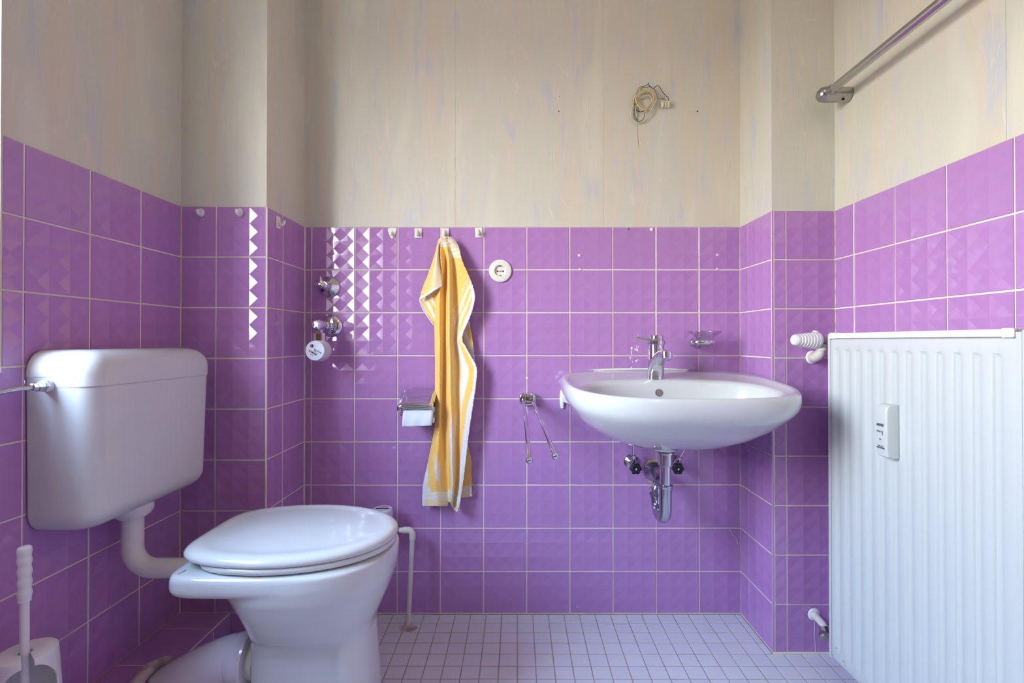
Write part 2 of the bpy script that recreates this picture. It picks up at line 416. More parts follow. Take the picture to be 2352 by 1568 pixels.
# right wall, tiles face -x ; local x = -y
wr = wall_base('wall_right', [(XR+GR, XR+T, YREAR, YRP+0.05, 0, ZT-0.001), (XR+WP+0.001, XR+T, YREAR, YRP+0.05, ZT-0.001, ZC)])
paper(wr, [(XR+WP, XR+WP+0.002, 0.9535, YRP+0.01, ZT, ZC), (XR+WP, XR+WP+0.002, YREAR, 0.9528, ZT, ZC)])
PR = 0.1485
YR = [YRP]+[1.3814-PR*k for k in range(16)]+[YREAR]
add_tiles(wr, (lambda u, z: (XR, -u, z), R(-90)), cells([-y for y in YR]), ROWS)
# left pier: front faces -y, return faces +x
wlp = wall_base('wall_pier_left', [(XL-0.05, XLP-GR, YLP+GR, YB+0.05, 0, ZT-0.001), (XL-0.05, XLP-WP-0.001, YLP+WP+0.001, YB+0.05, ZT-0.001, ZC)])
paper(wlp, [(XL-0.004, XLP-WP-0.0004, YLP+WP, YLP+WP+0.002, ZT, ZC), (XLP-WP-0.002, XLP-WP, YLP+WP+0.0004, YB+WP+0.0005, ZT, ZC)])
add_tiles(wlp, (lambda u, z: (u, YLP, z), 0.0), cells([XL, -0.893, XLP-0.002]), ROWS)
add_tiles(wlp, (lambda u, z: (XLP, u, z), R(90)), cells([YLP+0.002, 1.5198, YB]), ROWS)
# right pier
wrp = wall_base('wall_pier_right', [(XRP+GR, XR+0.05, YRP+GR, YB+0.05, 0, ZT-0.001), (XRP+WP+0.001, XR+0.05, YRP+WP+0.001, YB+0.05, ZT-0.001, ZC)])
paper(wrp, [(XRP+WP+0.0004, XR+0.004, YRP+WP, YRP+WP+0.002, ZT, ZC), (XRP+WP, XRP+WP+0.002, YRP+WP+0.0004, YB+WP+0.0005, ZT, ZC)])
add_tiles(wrp, (lambda u, z: (u, YRP, z), 0.0), [(0.7825, 0.819, 0.819-P), (0.819, XR, 0.819)], ROWS)
add_tiles(wrp, (lambda u, z: (XRP, -u, z), R(-90)), [(-YB, -1.619, -1.619-P), (-1.619, -(YRP+0.002), -1.619)], ROWS)
# corner profiles of the piers
MT = mat('corner_profile', (190, 150, 196), 0.2, coat=0.4)
o = struct(MB().box(XLP-0.0048, XLP-0.0002, YLP+0.0002, YLP+0.0048, 0.004, ZT-0.001).build('trim_1', M_GROUT, smooth=None, bevel=0.001))
o = struct(MB().box(XRP+0.0004, XRP+0.0048, YRP+0.0002, YRP+0.0048, 0.004, ZT-0.001).build('trim_2', MT, smooth=None, bevel=0.001))
# silicone line at foot of the right pier
struct(MB().box(XRP, XR, YRP-0.004, YRP+0.001, 0.0, 0.006).build('trim_3', M_GROUT, smooth=None, bevel=0.001))
# rear wall with a wooden door, ceiling
DX0, DX1, DH = -0.30, 0.62, 2.06
wre = struct(MB().box(XL-0.1, DX0, YREAR-0.1, YREAR, 0, ZC).box(DX1, XR+0.1, YREAR-0.1, YREAR, 0, ZC).box(DX0, DX1, YREAR-0.1, YREAR, DH, ZC).build('wall_rear', M_PLASTER, smooth=None))
struct(MB().box(XL-0.25, XR+0.1, YREAR-0.1, YB+0.1, ZC, ZC+0.1).build('ceiling', M_CEIL, smooth=None))
dr = struct(MB().box(DX1-0.002, DX1+0.038, YREAR-0.99, YREAR-0.10, 0.008, 2.04).build('door_1', M_DOOR, smooth=None, bevel=0.003))
fr = MB()
for b_ in ((DX0-0.06, DX0+0.012, 0, DH+0.06), (DX1-0.012, DX1+0.06, 0, DH+0.06)): fr.box(b_[0], b_[1], YREAR, YREAR+0.015, b_[2], b_[3])
fr.box(DX0+0.012, DX1-0.012, YREAR, YREAR+0.015, DH-0.012, DH+0.06); fr.build('door_frame', M_WINFR, dr, smooth=None)
MB().tube([(DX1, YREAR-0.92, 1.03), (DX1-0.05, YREAR-0.92, 1.03), (DX1-0.05, YREAR-0.82, 1.03)], 0.009, 12).build('door_handle', M_CHROME, dr)
# unseen hallway, added to carry the fill light through the doorway
struct(MB().box(-1.3, -1.2, -2.7, YREAR-0.1, 0, ZC).box(1.4, 1.5, -2.7, YREAR-0.1, 0, ZC).box(-1.3, 1.5, -2.8, -2.7, 0, ZC).box(XR+0.1, 1.5, YREAR-0.1, YREAR, 0, ZC).box(-1.3, XL-0.1, YREAR-0.1, YREAR, 0, ZC).build('wall_hallway', M_CEIL, smooth=None))
struct(MB().box(-1.3, 1.5, -2.8, YREAR-0.1, ZC, ZC+0.1).build('ceiling_hallway', M_CEIL, smooth=None))
struct(MB().box(-1.3, 1.5, -2.8, YREAR-0.1, -0.08, 0.0).build('floor_hallway', mat('hall_parquet', (188, 160, 128), 0.4, var=(8, (166, 134, 104), 0.2)), smooth=None))

# floor
fl = struct(MB().box(XL-0.1, XR+0.1, YREAR-0.1, YB+0.1, -0.08, -0.0012).build('floor', M_FGROUT, smooth=None))
FP = 0.0539
def ftile_bm(bm, cx, cy, sx, sy, tilt=0.0):
    e_ = 0.0007; z = random.uniform(-0.0001, 0.0002) if tilt else 0.0; vs = []
    for (hx, hy, zz) in ((sx/2-e_, sy/2-e_, z), (sx/2, sy/2, z-e_), (sx/2, sy/2, -0.004)):
        vs.append([bm.verts.new((cx+a*hx, cy+b_*hy, zz)) for a, b_ in ((-1, -1), (1, -1), (1, 1), (-1, 1))])
    bm.faces.new(vs[0])
    for a, b_ in ((vs[0], vs[1]), (vs[1], vs[2])):
        for k in range(4): bm.faces.new((a[k], b_[k], b_[(k+1) % 4], a[(k+1) % 4]))
_fc = {}
def ftile(cx, cy, sx, sy):
    k = (round(sx, 4), round(sy, 4))
    if k not in _fc:
        bm = bmesh.new(); ftile_bm(bm, 0, 0, sx, sy); bmesh.ops.recalc_face_normals(bm, faces=bm.faces)
        me = bpy.data.meshes.new('tile'); bm.to_mesh(me); bm.free(); me.materials.append(M_FTILE); _fc[k] = me
    o = bpy.data.objects.new('tile', _fc[k]); COL.objects.link(o); o.parent = fl; o.location = (cx, cy, random.uniform(-0.0002, 0.0002))
    o.rotation_euler = (R(random.gauss(0, 0.2)), R(random.gauss(0, 0.2)), R(random.gauss(0, 0.15)))
XPL = -0.846
fx = [-0.0011+FP*k for k in range(-16, 19)]; fx = [x for x in fx if XPL-0.01 < x < XR]
fxs = [XPL]+[x for x in fx if x > XPL+0.01]+[XR]
fy = [YB]+[1.6278-FP*k for k in range(0, 50)]; fy = [y for y in fy if y > YREAR]+[YREAR]
rest = bmesh.new(); nb = 0
for j in range(len(fy)-1):
    y1, y0 = fy[j], fy[j+1]
    for i in range(len(fxs)-1):
        x0, x1 = fxs[i], fxs[i+1]; cx, cy = (x0+x1)/2, (y0+y1)/2
        if cx < XLP and cy > YLP: continue
        if x0 > XRP-0.02 and cy > YRP: continue
        xx1 = x1
        if cy > YRP and x1 > XRP: xx1 = XRP
        sx, sy = xx1-x0-0.0034, y1-y0-0.0034
        if sx < 0.004: continue
        if y1 > 1.30 and cx > -0.66 and nb < 300: ftile((x0+xx1)/2, cy, sx, sy); nb += 1
        else: ftile_bm(rest, (x0+xx1)/2, cy, sx, sy, 1)
bmesh.ops.recalc_face_normals(rest, faces=rest.faces)
me = bpy.data.meshes.new('far_tiles'); rest.to_mesh(me); rest.free(); me.materials.append(M_FTILE)
o = bpy.data.objects.new('tiles', me); COL.objects.link(o); o.parent = fl; o['kind'] = 'stuff'

# tiled plinth along the left wall
ZPL = 0.149
pl = struct(MB().box(XL, XPL-GR, YREAR, YLP, 0, ZPL-GR).build('trim_4', M_GROUT, smooth=None))
def plinth_tiles():
    for (y0, y1) in [(1.346+0.0, YLP)]+[(1.346-0.1515*(k+1), 1.346-0.1515*k) for k in range(0, 15)]:
        if y0 < YREAR: y0 = YREAR
        s = y1-y0-J; w_ = XPL-XL-0.006
        bm = bmesh.new(); e_ = 0.001
        vs = [[bm.verts.new((a*hx, b_*hy, zz)) for a, b_ in ((-1, -1), (1, -1), (1, 1), (-1, 1))] for hx, hy, zz in ((w_/2-e_, s/2-e_, 0), (w_/2, s/2, -e_), (w_/2, s/2, -0.005))]
        bm.faces.new(vs[0])
        for a, b_ in ((vs[0], vs[1]), (vs[1], vs[2])):
            for k in range(4): bm.faces.new((a[k], b_[k], b_[(k+1) % 4], a[(k+1) % 4]))
        bmesh.ops.recalc_face_normals(bm, faces=bm.faces)
        me = bpy.data.meshes.new('tile'); bm.to_mesh(me); bm.free(); me.materials.append(M_TILE)
        t_ = bpy.data.objects.new('tile', me); COL.objects.link(t_); t_.parent = pl; t_.location = ((XL+XPL-0.006)/2, (y0+y1)/2, ZPL)
    ys = [YLP]+[1.346-0.1515*k for k in range(0, 16)]
    add_tiles(pl, (lambda u, z: (XPL, u, z), R(90)), cells([y for y in ys if y > YREAR][::-1]), [(0.004, ZPL-0.001, ZPL-0.001-P)])
plinth_tiles()

# window in the left wall
win = MB(); y0, y1, z0, z1 = WY0, WY1, WZ0, WZ1; xf = XL-0.20
for q in ((xf-0.03, xf+0.03, y0, y0+0.05, z0, z1), (xf-0.03, xf+0.03, y1-0.05, y1, z0, z1), (xf-0.03, xf+0.03, y0+0.05, y1-0.05, z0, z0+0.06), (xf-0.03, xf+0.03, y0+0.05, y1-0.05, z1-0.05, z1)): win.box(*q)
wi = struct(win.build('window_1', M_WINFR, smooth=None, bevel=0.004))
MB().box(xf-0.004, xf+0.004, y0+0.05, y1-0.05, z0+0.06, z1-0.05).build('pane', M_PANE, wi, smooth=None)
MB().box(xf+0.03, XL+0.004, y0+0.002, y1-0.002, z0-0.012, z0).build('window_sill', M_WINFR, wi, smooth=None, bevel=0.003)
rv = MB(); rv.box(XL-0.234, XL-0.0015, y1-0.003, y1+0.001, z0, z1); rv.box(XL-0.234, XL-0.0015, y0-0.001, y0+0.003, z0, z1); rv.box(XL-0.234, XL-0.0015, y0, y1, z1-0.003, z1+0.001)
rv.build('reveal', M_PLASTER, wi, smooth=None)

# glowing body of the added fill lamp, unseen under the ceiling
M_OPAL = bpy.data.materials.new('opal_glass'); M_OPAL.use_nodes = True
b_ = M_OPAL.node_tree.nodes['Principled BSDF']; b_.inputs['Base Color'].default_value = (0.9, 0.85, 0.75, 1); b_.inputs['Emission Color'].default_value = (1, 0.82, 0.6, 1); b_.inputs['Emission Strength'].default_value = 3.0
lt = thing('fill_lamp', 'added round opal fill lamp under the ceiling, out of view', 'lamp', (FILL_LAMP[0], FILL_LAMP[1], ZC))
MB().lathe([(0, 0.09), (0.02, 0.09), (0.022, 0.07), (0.03, 0.07)], (FILL_LAMP[0], FILL_LAMP[1], ZC), (0, 0, -1)).build('fill_lamp_base', M_PLASTIC, lt)
MB().lathe([(0.03, 0.07)]+[(0.03+0.05*(1-math.cos(a)), 0.10*math.cos(a*0.5)+0.0) for a in (0.3, 0.8, 1.3)]+[(0.09, 0.06), (0.098, 0.02), (0.099, 0.0)], (FILL_LAMP[0], FILL_LAMP[1], ZC), (0, 0, -1)).build('fill_lamp_shade', M_OPAL, lt)

# =============================================================== TOILET
YT = 1.163
def sell(cx, cy, xr, xf, hw, z, n=2.4, nr=None, N=96, pinch=0.0, mid=None):
    """ring: superellipse from xr (rear) to xf (front), centred across at cy"""
    mx = mid if mid is not None else (xr+xf)/2; pts = []
    for k in range(N):
        a = 2*PI*k/N; c, s_ = math.cos(a), math.sin(a)
        e_ = n if c >= 0 else (nr or n)
        x = mx+(xf-mx if c >= 0 else mx-xr)*math.copysign(abs(c)**(2/e_), c); y = hw*math.copysign(abs(s_)**(2/e_), s_)
        if pinch:
            t_ = min(1, max(0, (-0.385-x)/0.04)); t_ = t_*t_*(3-2*t_); y *= 1-pinch*t_
        pts.append((x, cy+y, z))
    return pts
toilet = thing('toilet', 'white ceramic floor-standing toilet with closed lid below the cistern', 'toilet', (-0.48, YT, 0))
mb = MB()
MID = -0.53
R_ = []
for z, xr, xf, hw, n, nr, pin in ((0.0, -0.628, -0.329, 0.112, 3.2, 4.5, 0.0), (0.02, -0.626, -0.331, 0.110, 3.2, 4.5, 0.02), (0.05, -0.622, -0.335, 0.106, 3.2, 4.5, 0.16), (0.15, -0.617, -0.340, 0.104, 3.1, 4.5, 0.20),
                                  (0.24, -0.615, -0.346, 0.104, 3.0, 4.5, 0.18), (0.272, -0.615, -0.348, 0.106, 2.8, 4.0, 0.10), (0.292, -0.618, -0.343, 0.118, 2.5, 3.0, 0.0), (0.32, -0.628, -0.330, 0.136, 2.4, 2.6, 0),
                                  (0.36, -0.645, -0.312, 0.156, 2.3, 2.5, 0), (0.40, -0.665, -0.298, 0.171, 2.25, 2.5, 0), (0.43, -0.68, -0.293, 0.1765, 2.2, 2.6, 0), (0.455, -0.70, -0.292, 0.176, 2.2, 2.8, 0), (0.460, -0.70, -0.295, 0.173, 2.2, 2.8, 0)):
    R_.append(sell(0, YT, xr, xf, hw, z, n, nr, pinch=pin, mid=-0.50))
mb.rings(R_)
R_ = []
for z, ins in ((0.414, 0.030), (0.4145, 0.022), (0.417, 0.010), (0.423, 0.003), (0.432, 0.0), (0.450, 0.0), (0.458, 0.0018), (0.462, 0.006), (0.4635, 0.012), (0.4638, 0.03)):
    R_.append(sell(0, YT, -0.737+ins, -0.300-ins, 0.178-ins, z, 2.15, 9.0, mid=-0.53))
mb.rings(R_)
bowl = mb.build('bowl', M_CERAMIC, toilet, smooth=180)
rm = bowl.modifiers.new('fuse', 'REMESH'); rm.mode = 'VOXEL'; rm.voxel_size = 0.0032; rm.use_smooth_shade = True
sm = bowl.modifiers.new('soft', 'SMOOTH'); sm.factor = 0.5; sm.iterations = 14
def lid_ring(z, ins, xr=-0.742, hwr=0.138):
    pts = []; N = 120; mx = -0.55; a_ = 0.257-ins; b_ = 0.176-ins
    for k in range(N):
        a = 2*PI*k/N; c, s_ = math.cos(a), math.sin(a)
        if c >= 0:
            x = mx+a_*abs(c)**(2/2.1); y = b_*math.copysign(abs(s_)**(2/2.1), s_)
        else:
            L = mx-(xr+ins); q = abs(c)**(2/5.0); x = mx-L*q
            y = (b_*(1-q**2)+(hwr-ins)*q**2) if True else 0
            y = math.copysign(abs(s_)**(2/5.0)*(b_+(hwr-ins-b_)*q**1.6), s_)
        pts.append((x, YT+y, z))
    return pts
seat = MB().rings([lid_ring(z, i, -0.70, 0.150) for z, i in ((0.4655, 0.022), (0.4655, 0.010), (0.467, 0.0045), (0.470, 0.002), (0.4765, 0.0015), (0.4798, 0.004), (0.4808, 0.012), (0.4808, 0.02))]).build('seat', M_CERAMIC, toilet, smooth=60)
lid = MB().rings([lid_ring(z, i) for z, i in ((0.4825, 0.014), (0.4812, 0.008), (0.4815, 0.003), (0.4845, 0.0), (0.491, 0.0), (0.4965, 0.004), (0.500, 0.011), (0.5015, 0.020), (0.5015, 0.030), (0.5005, 0.038), (0.5012, 0.052), (0.5032, 0.09), (0.5045, 0.13), (0.505, 0.17))]).build('lid', M_CERAMIC, toilet, smooth=75)
for yy in (YT-0.078, YT+0.078):
    MB().tube([(-0.722, yy-0.02, 0.474), (-0.722, yy+0.02, 0.474)], 0.009, 20).build('hinge', M_PLASTIC, toilet)
# tiny rim print
M_ = frame_M((-0.706, 1.015, 0.4642), (0.35, 1, 0), (-1, 0.35, 0)); text('printed_mark', 'conaP', 0.0080, M_, mat('pale_ink', (150, 158, 168), 0.6), bowl)
# waste pipe
wp = thing('waste_pipe', 'fat white waste pipe from the back of the toilet into the tiled plinth', 'pipe', (-0.75, YT, 0.06))
MB().tube([(-0.640, YT, 0.186), (-0.67, YT, 0.185), (-0.70, YT, 0.180), (-0.76, YT, 0.155), (-0.82, YT, 0.122), (-0.89, YT, 0.080)], [0.055, 0.055, 0.055, 0.055, 0.055, 0.055], 48, smooth=5).build('pipe', M_WPIPE, wp)
MB().lathe([(0, 0.050), (0.0005, 0.062), (0.002, 0.064), (0.008, 0.0645), (0.010, 0.0615), (0.022, 0.0605), (0.030, 0.059), (0.046, 0.0555), (0.05, 0.053)], (-0.634, YT, 0.187), (-1, 0, -0.06), 56).build('collar', M_WPIPE, wp)
MB().lathe([(0, 0.047), (0.02, 0.047)], (-0.6185, YT, 0.187), (-1, 0, 0), 40).build('spigot', M_YELLOWED, wp)
mb = MB(); rs = []
for k in range(25):
    a = 2*PI*k/24; ring = []
    for j in range(12):
        b2 = 2*PI*j/12; rr = 0.066+0.014*math.cos(b2)+0.004*math.sin(3*a+1); ring.append((-0.862+0.016*math.sin(b2)+0.006*math.sin(2*a)-0.02*math.sin(a), YT+rr*math.cos(a), 0.100+rr*math.sin(a)))
    rs.append(ring)
mb.rings(rs[:-1]+[rs[0]], False, False); mb.build('mortar_ring', M_MORTAR, wp, smooth=60)

# =============================================================== CISTERN
cis = thing('toilet_cistern', 'white plastic flush cistern fixed on the left tiled wall', 'cistern', (XL, YT, 0.56))
Y0, Y1 = 0.970, 1.352
def rrect(x0, x1, y0, y1, z, r, N=10):
    # wall side (x0) square-ish, room side rounded
    pts = []
    for (cx, cy, a0, rr) in ((x1-r, y1-r, 0, r), (x0+0.006, y1-0.006, 90, 0.006), (x0+0.006, y0+0.006, 180, 0.006), (x1-r, y0+r, 270, r)):
        for k in range(N+1):
            a = R(a0+90*k/N); pts.append((cx+rr*math.cos(a), cy+rr*math.sin(a), z))
    return pts
XF = XL+0.137
def tank_ring(z, ins, dy=0.0):
    f = 1-(z-0.56)/0.30
    return rrect(XL+0.001, XF-ins-0.004*f, Y0+ins*0.85+0.004*f, Y1-ins*0.85-0.010*f, z, 0.034)
zs = [(0.556+0.042*(1-math.cos(R(a))), 0.042*(1-math.sin(R(a)))) for a in range(0, 91, 9)]+[ (0.70, 0.0), (0.80, 0.0), (0.882, 0.0)]
MB().rings([tank_ring(z, i) for z, i in zs]).build('tank', M_CIST, cis, smooth=60)
# lid: lower edge raised near the water inlet
def lid_c(z, ins, step=False):
    pts = rrect(XL+0.001, XF+0.0015-ins, Y0-0.0015+ins*0.85, Y1+0.0015-ins*0.85, z, max(0.034-ins*0.2, 0.02))
    if step:
        out = []
        for x, y, zz in pts:
            t_ = min(1, max(0, ((XL+0.075)-x)/0.022)); t_ = t_*t_*(3-2*t_)
            if y > Y0+0.05: t_ = 0
            out.append((x, y, zz+0.021*t_))
        return out
    return pts
def dens(ring, step=0.006):
    out = []
    for k in range(len(ring)):
        a = Vector(ring[k]); b_ = Vector(ring[(k+1) % len(ring)]); m_ = max(1, 8 if (b_-a).length > 0.03 else 1)
        for j in range(m_): out.append(tuple(a.lerp(b_, j/m_)))
    return out
def lidring(z, ins, step=False):
    pts = dens(lid_c(z, ins))
    if step:
        out = []
        for x, y, zz in pts:
            t_ = min(1, max(0, ((XL+0.085)-x)/0.022)); t_ = t_*t_*(3-2*t_)
            if y > Y0+0.05: t_ = 0
            out.append((x, y, zz+0.020*t_))
        return out
    return pts
MB().rings([lidring(0.8575, 0.004, True), lidring(0.8575, 0.0, True), lidring(0.884, 0.0), lidring(0.896, 0.0015), lidring(0.908, 0.006), lidring(0.918, 0.013), lidring(0.925, 0.022), lidring(0.9295, 0.034), lidring(0.9315, 0.046), lidring(0.932, 0.058)]).build('lid', M_CIST, cis, smooth=70)
sh = MB().rings([tank_ring(z, i) for z, i in ((0.8556, -0.0005), (0.8576, -0.0005))]).build('seam', mat('cistern_seam', (190, 186, 188), 0.6), cis, smooth=60)
XI, ZI = -0.946, 0.860
MB().lathe([(0, 0.0150), (0.003, 0.0150), (0.004, 0.0125), (0.010, 0.0125), (0.012, 0.011)], (XI, Y0+0.004, ZI), (0, -1, 0), 32).build('inlet_flange', M_PLASTIC, cis)
MB().lathe([(0, 0.0128), (0.008, 0.0128), (0.009, 0.0115)], (XI, Y0-0.002, ZI), (0, -1, 0), 6).build('inlet_nut', M_PLASTIC, cis, smooth=20)
MB().lathe([(0, 0.040), (0.004, 0.042), (0.018, 0.042), (0.028, 0.036), (0.030, 0.030), (0.034, 0.028)], (XL+0.066, YT, 0.560), (0, 0, -1), 48).build('outlet_collar', M_PLASTIC, cis, smooth=35)
xpip = XL+0.066
pts = [(xpip, YT, 0.535), (xpip, YT, 0.485)]
for k in range(0, 11):
    a = PI/2*k/10; pts.append((xpip+0.052*(1-math.cos(a)), YT, 0.455-0.052*math.sin(a)))
pts += [(xpip+0.12, YT, 0.403), (-0.728, YT, 0.403)]
fp = thing('flush_pipe', 'white bent flush pipe joining the cistern to the toilet', 'pipe', (xpip, YT, 0.40))
MB().tube(pts, 0.0225, 40).build('pipe', M_PLASTIC, fp, smooth=60)
MB().lathe([(0, 0.027), (0.002, 0.029), (0.014, 0.029), (0.016, 0.023)], (-0.735, YT, 0.403), (-1, 0, 0), 32).build('sleeve', M_PLASTIC, fp)
# chrome supply tube of the cistern
hs = thing('supply_tube', 'chrome water tube screwed into the side of the cistern', 'pipe', (XI, 0.9, ZI))
MB().tube([(XI, Y0-0.018, ZI), (XI-0.003, Y0-0.035, ZI), (XI-0.012, 0.90, ZI-0.003), (XI-0.02, 0.86, ZI-0.012), (XI-0.028, 0.82, ZI-0.035), (XI-0.03, 0.80, ZI-0.06)], 0.0052, 16, smooth=6).build('tube', M_CHROME, hs)
MB().lathe([(0, 0.0105), (0.012, 0.0105), (0.013, 0.008), (0.022, 0.0078), (0.023, 0.006)], (XI, Y0-0.011, ZI), (-0.05, -1, 0), 6).build('union_nut', M_CHROME, hs, smooth=20)
MB().tube([(XL, 0.80, ZI-0.075), (XI-0.02, 0.80, ZI-0.075)], 0.011, 20).tube([(XI-0.03, 0.80, ZI-0.085), (XI-0.03, 0.80, ZI-0.055)], 0.009, 20).build('angle_valve', M_CHROME, hs)

# =============================================================== WASH BASIN
CXB = 0.455
basin = thing('wash_basin', 'white oval ceramic wash basin hung on the back wall', 'basin', (CXB, YB, 0.75))
TC = 0.22
def zr(t): return 0.851-0.040*min(max(t, 0)/0.53, 1.1)
NB = 144
def brow(s, z, n=3.0, nrear=3.0, zrel=False, c=(0.0, 0.22), hw=0.32, fr=0.31, rear=0.24, bump=0.0):
    pts = []
    for k in range(NB):
        a = 2*PI*k/NB; ca, sa = math.cos(a), math.sin(a)    # sa>0 = towards the room
        e_ = n if sa >= 0 else nrear
        x = hw*math.copysign(abs(ca)**(2/e_), ca)*s; t = TC+(fr if sa >= 0 else rear)*math.copysign(abs(sa)**(2/e_), sa)*s
        t = max(t, 0.0015)
        zz = zr(t)+z if zrel else z
        pts.append((CXB+c[0]+x, YB-t, zz))
    return pts
def irow(s, z, c=(0.0, 0.325), a_=0.268, b_=0.158, n=2.5, zrel=False, dz=0.0):
    pts = []
    for k in range(NB):
        a = 2*PI*k/NB; ca, sa = math.cos(a), math.sin(a)
        x = a_*math.copysign(abs(ca)**(2/n), ca)*s; t = c[1]+b_*math.copysign(abs(sa)**(2/n), sa)*s
        zz = zr(t)+z if zrel else z
        pts.append((CXB+c[0]+x, YB-t, zz))
    return pts
def lerp_rows(a, b_, f, dz=0.0): return [(p[0]*(1-f)+q[0]*f, p[1]*(1-f)+q[1]*f, p[2]*(1-f)+q[2]*f+dz) for p, q in zip(a, b_)]
rows = [brow(0.13, 0.634), brow(0.30, 0.640), brow(0.50, 0.658), brow(0.66, 0.681), brow(0.78, 0.706), brow(0.87, 0.728, nrear=4), brow(0.93, -0.071, 3, 5, True), brow(0.965, -0.059, 3, 5, True),
        brow(0.987, -0.047, 3, 5, True), brow(0.998, -0.035, 3, 4.5, True), brow(1.0, -0.022, 3, 4, True), brow(0.996, -0.010, 3, 3.4, True), brow(0.985, -0.003, 3, 3.1, True), brow(0.968, 0.0, 3, 3, True)]
crest = rows[-1]; inner = irow(1.0, -0.014, zrel=True)
rows += [lerp_rows(crest, inner, 0.25, -0.0015), lerp_rows(crest, inner, 0.5, -0.003), lerp_rows(crest, inner, 0.8, -0.001), inner,
         irow(0.975, -0.024, zrel=True), irow(0.95, -0.045, zrel=True), irow(0.90, 0.748), irow(0.82, 0.722), irow(0.68, 0.702), irow(0.5, 0.689), irow(0.3, 0.681), irow(0.14, 0.677)]
MB().rings(rows, True, True).build('bowl', M_CERAMIC, basin, smooth=180)
# overflow hole
MB().lathe([(0, 0.0115), (0.001, 0.0115), (0.0012, 0.0095)], (0.4405, 1.4995, 0.789), (0, -1, 0.15), 28).build('overflow_ring', M_STEEL, basin)
MB().lathe([(0, 0.0092), (0.0016, 0.0092)], (0.4405, 1.4995, 0.789), (0, -1, 0.15), 28).build('overflow_hole', mat('overflow_dark', (128, 122, 118), 0.5), basin)
MB().lathe([(0, 0.03), (0.003, 0.03), (0.003, 0.02)], (CXB, YB-0.325, 0.677), (0, 0, 1), 32).build('drain_ring', M_CHROME, basin)
cp = [at(1292, 937, YB-0.002), at(1291, 920, YB-0.002), at(1293, 900, YB-0.002), at(1303, 880, YB-0.002), at(1318, 865, YB-0.002), at(1345, 853.5, YB-0.002), at(1390, 849, YB-0.002), at(1450, 847.5, YB-0.002), at(1530, 847.5, YB-0.002), at(1580, 849, YB-0.002)]
MB().tube(cp, [0.006, 0.0085, 0.0095, 0.0085, 0.0065, 0.005, 0.004, 0.0035, 0.003, 0.001], 12, smooth=6).build('silicone_bead', M_CAULK, basin)
bk = MB()   # rear body against the wall
bk.rings([[(CXB-w_, YB-0.0015-0.0, z_) for w_, z_ in ((0.296, 0.735), (0.302, 0.77), (0.296, 0.805), (0.27, 0.828), (0.22, 0.840))]+[(CXB+w_, YB-0.0015, z_) for w_, z_ in ((0.22, 0.840), (0.27, 0.828), (0.296, 0.805), (0.302, 0.77), (0.296, 0.735))],
          [(CXB-w_, YB-0.12, z_) for w_, z_ in ((0.29, 0.745), (0.296, 0.77), (0.29, 0.79), (0.27, 0.80), (0.22, 0.81))]+[(CXB+w_, YB-0.12, z_) for w_, z_ in ((0.22, 0.81), (0.27, 0.80), (0.29, 0.79), (0.296, 0.77), (0.29, 0.745))]])
bk.build('back_flange', M_CERAMIC, basin, smooth=40, bevel=0.004)

# mixer tap
XM, YM = 0.4437, 1.552
tap = thing('mixer_tap', 'chrome single-lever mixer tap on the wash basin', 'tap', (XM, YM, 0.832))
MB().tube([(XM, YM, 0.828), (XM, YM-0.002, 0.845), (XM, YM-0.012, 0.868), (XM, YM-0.035, 0.888), (XM, YM-0.070, 0.902), (XM, YM-0.105, 0.907), (XM, YM-0.125, 0.906)], [0.0255, 0.025, 0.0235, 0.0215, 0.019, 0.0172, 0.0168], 36, smooth=6).build('spout', M_CHROME, tap, smooth=60)
MB().lathe([(0, 0.0165), (0.018, 0.0165), (0.020, 0.014), (0.021, 0.010)], (XM, YM-0.115, 0.917), (0, -0.12, -1), 32).build('aerator', M_CHROME, tap, smooth=35)
MB().lathe([(0, 0.0245), (0.040, 0.0255), (0.062, 0.0262), (0.064, 0.0255), (0.100, 0.0252), (0.1005, 0.023)], (XM+0.004, YM+0.004, 0.838), (0, 0, 1), 40).build('body', M_CHROME, tap, smooth=30)
MB().lathe([(0, 0.0245), (0.003, 0.0275), (0.015, 0.028), (0.019, 0.025), (0.021, 0.0225), (0.030, 0.022), (0.032, 0.020), (0.0325, 0.0)], (XM+0.005, YM+0.004, 0.936), (0, 0, 1), 40).build('cap', M_CHROME, tap, smooth=30)
MB().tube([(XM-0.004, YM, 0.951), (XM-0.025, YM, 0.953), (XM-0.045, YM-0.003, 0.957), (XM-0.060, YM-0.004, 0.962), (XM-0.068, YM-0.005, 0.964)], [0.016, 0.0135, 0.009, 0.0065, 0.003], 20, smooth=5, flat=0.5).build('lever', M_CHROME, tap, smooth=60)

# soap dish
sd = thing('soap_dish', 'clear glass soap dish in a chrome wall ring right of the tap', 'soap dish', (0.627, YB, 0.95))
MB().lathe([(0.0, 0.0), (0.0, 0.022), (0.002, 0.026), (0.012, 0.028), (0.016, 0.032), (0.026, 0.046), (0.033, 0.056), (0.0345, 0.0562), (0.0335, 0.054), (0.026, 0.043), (0.017, 0.030), (0.006, 0.022), (0.003, 0.0)], (0.627, 1.612, 0.949), (0, 0, 1), 56, False).build('dish', M_DISH, sd)
MB().tube([(0.618+0.035*math.cos(2*PI*k/32), 1.612+0.032*math.sin(2*PI*k/32), 0.946) for k in range(33)], 0.0085, 14, cap=False).build('ring', M_CHROME, sd)
MB().lathe([(0, 0.020), (0.012, 0.019), (0.022, 0.013), (0.03, 0.010)], (0.618, YB-0.0005, 0.946), (0, -1, 0), 32).build('wall_mount', M_CHROME, sd)

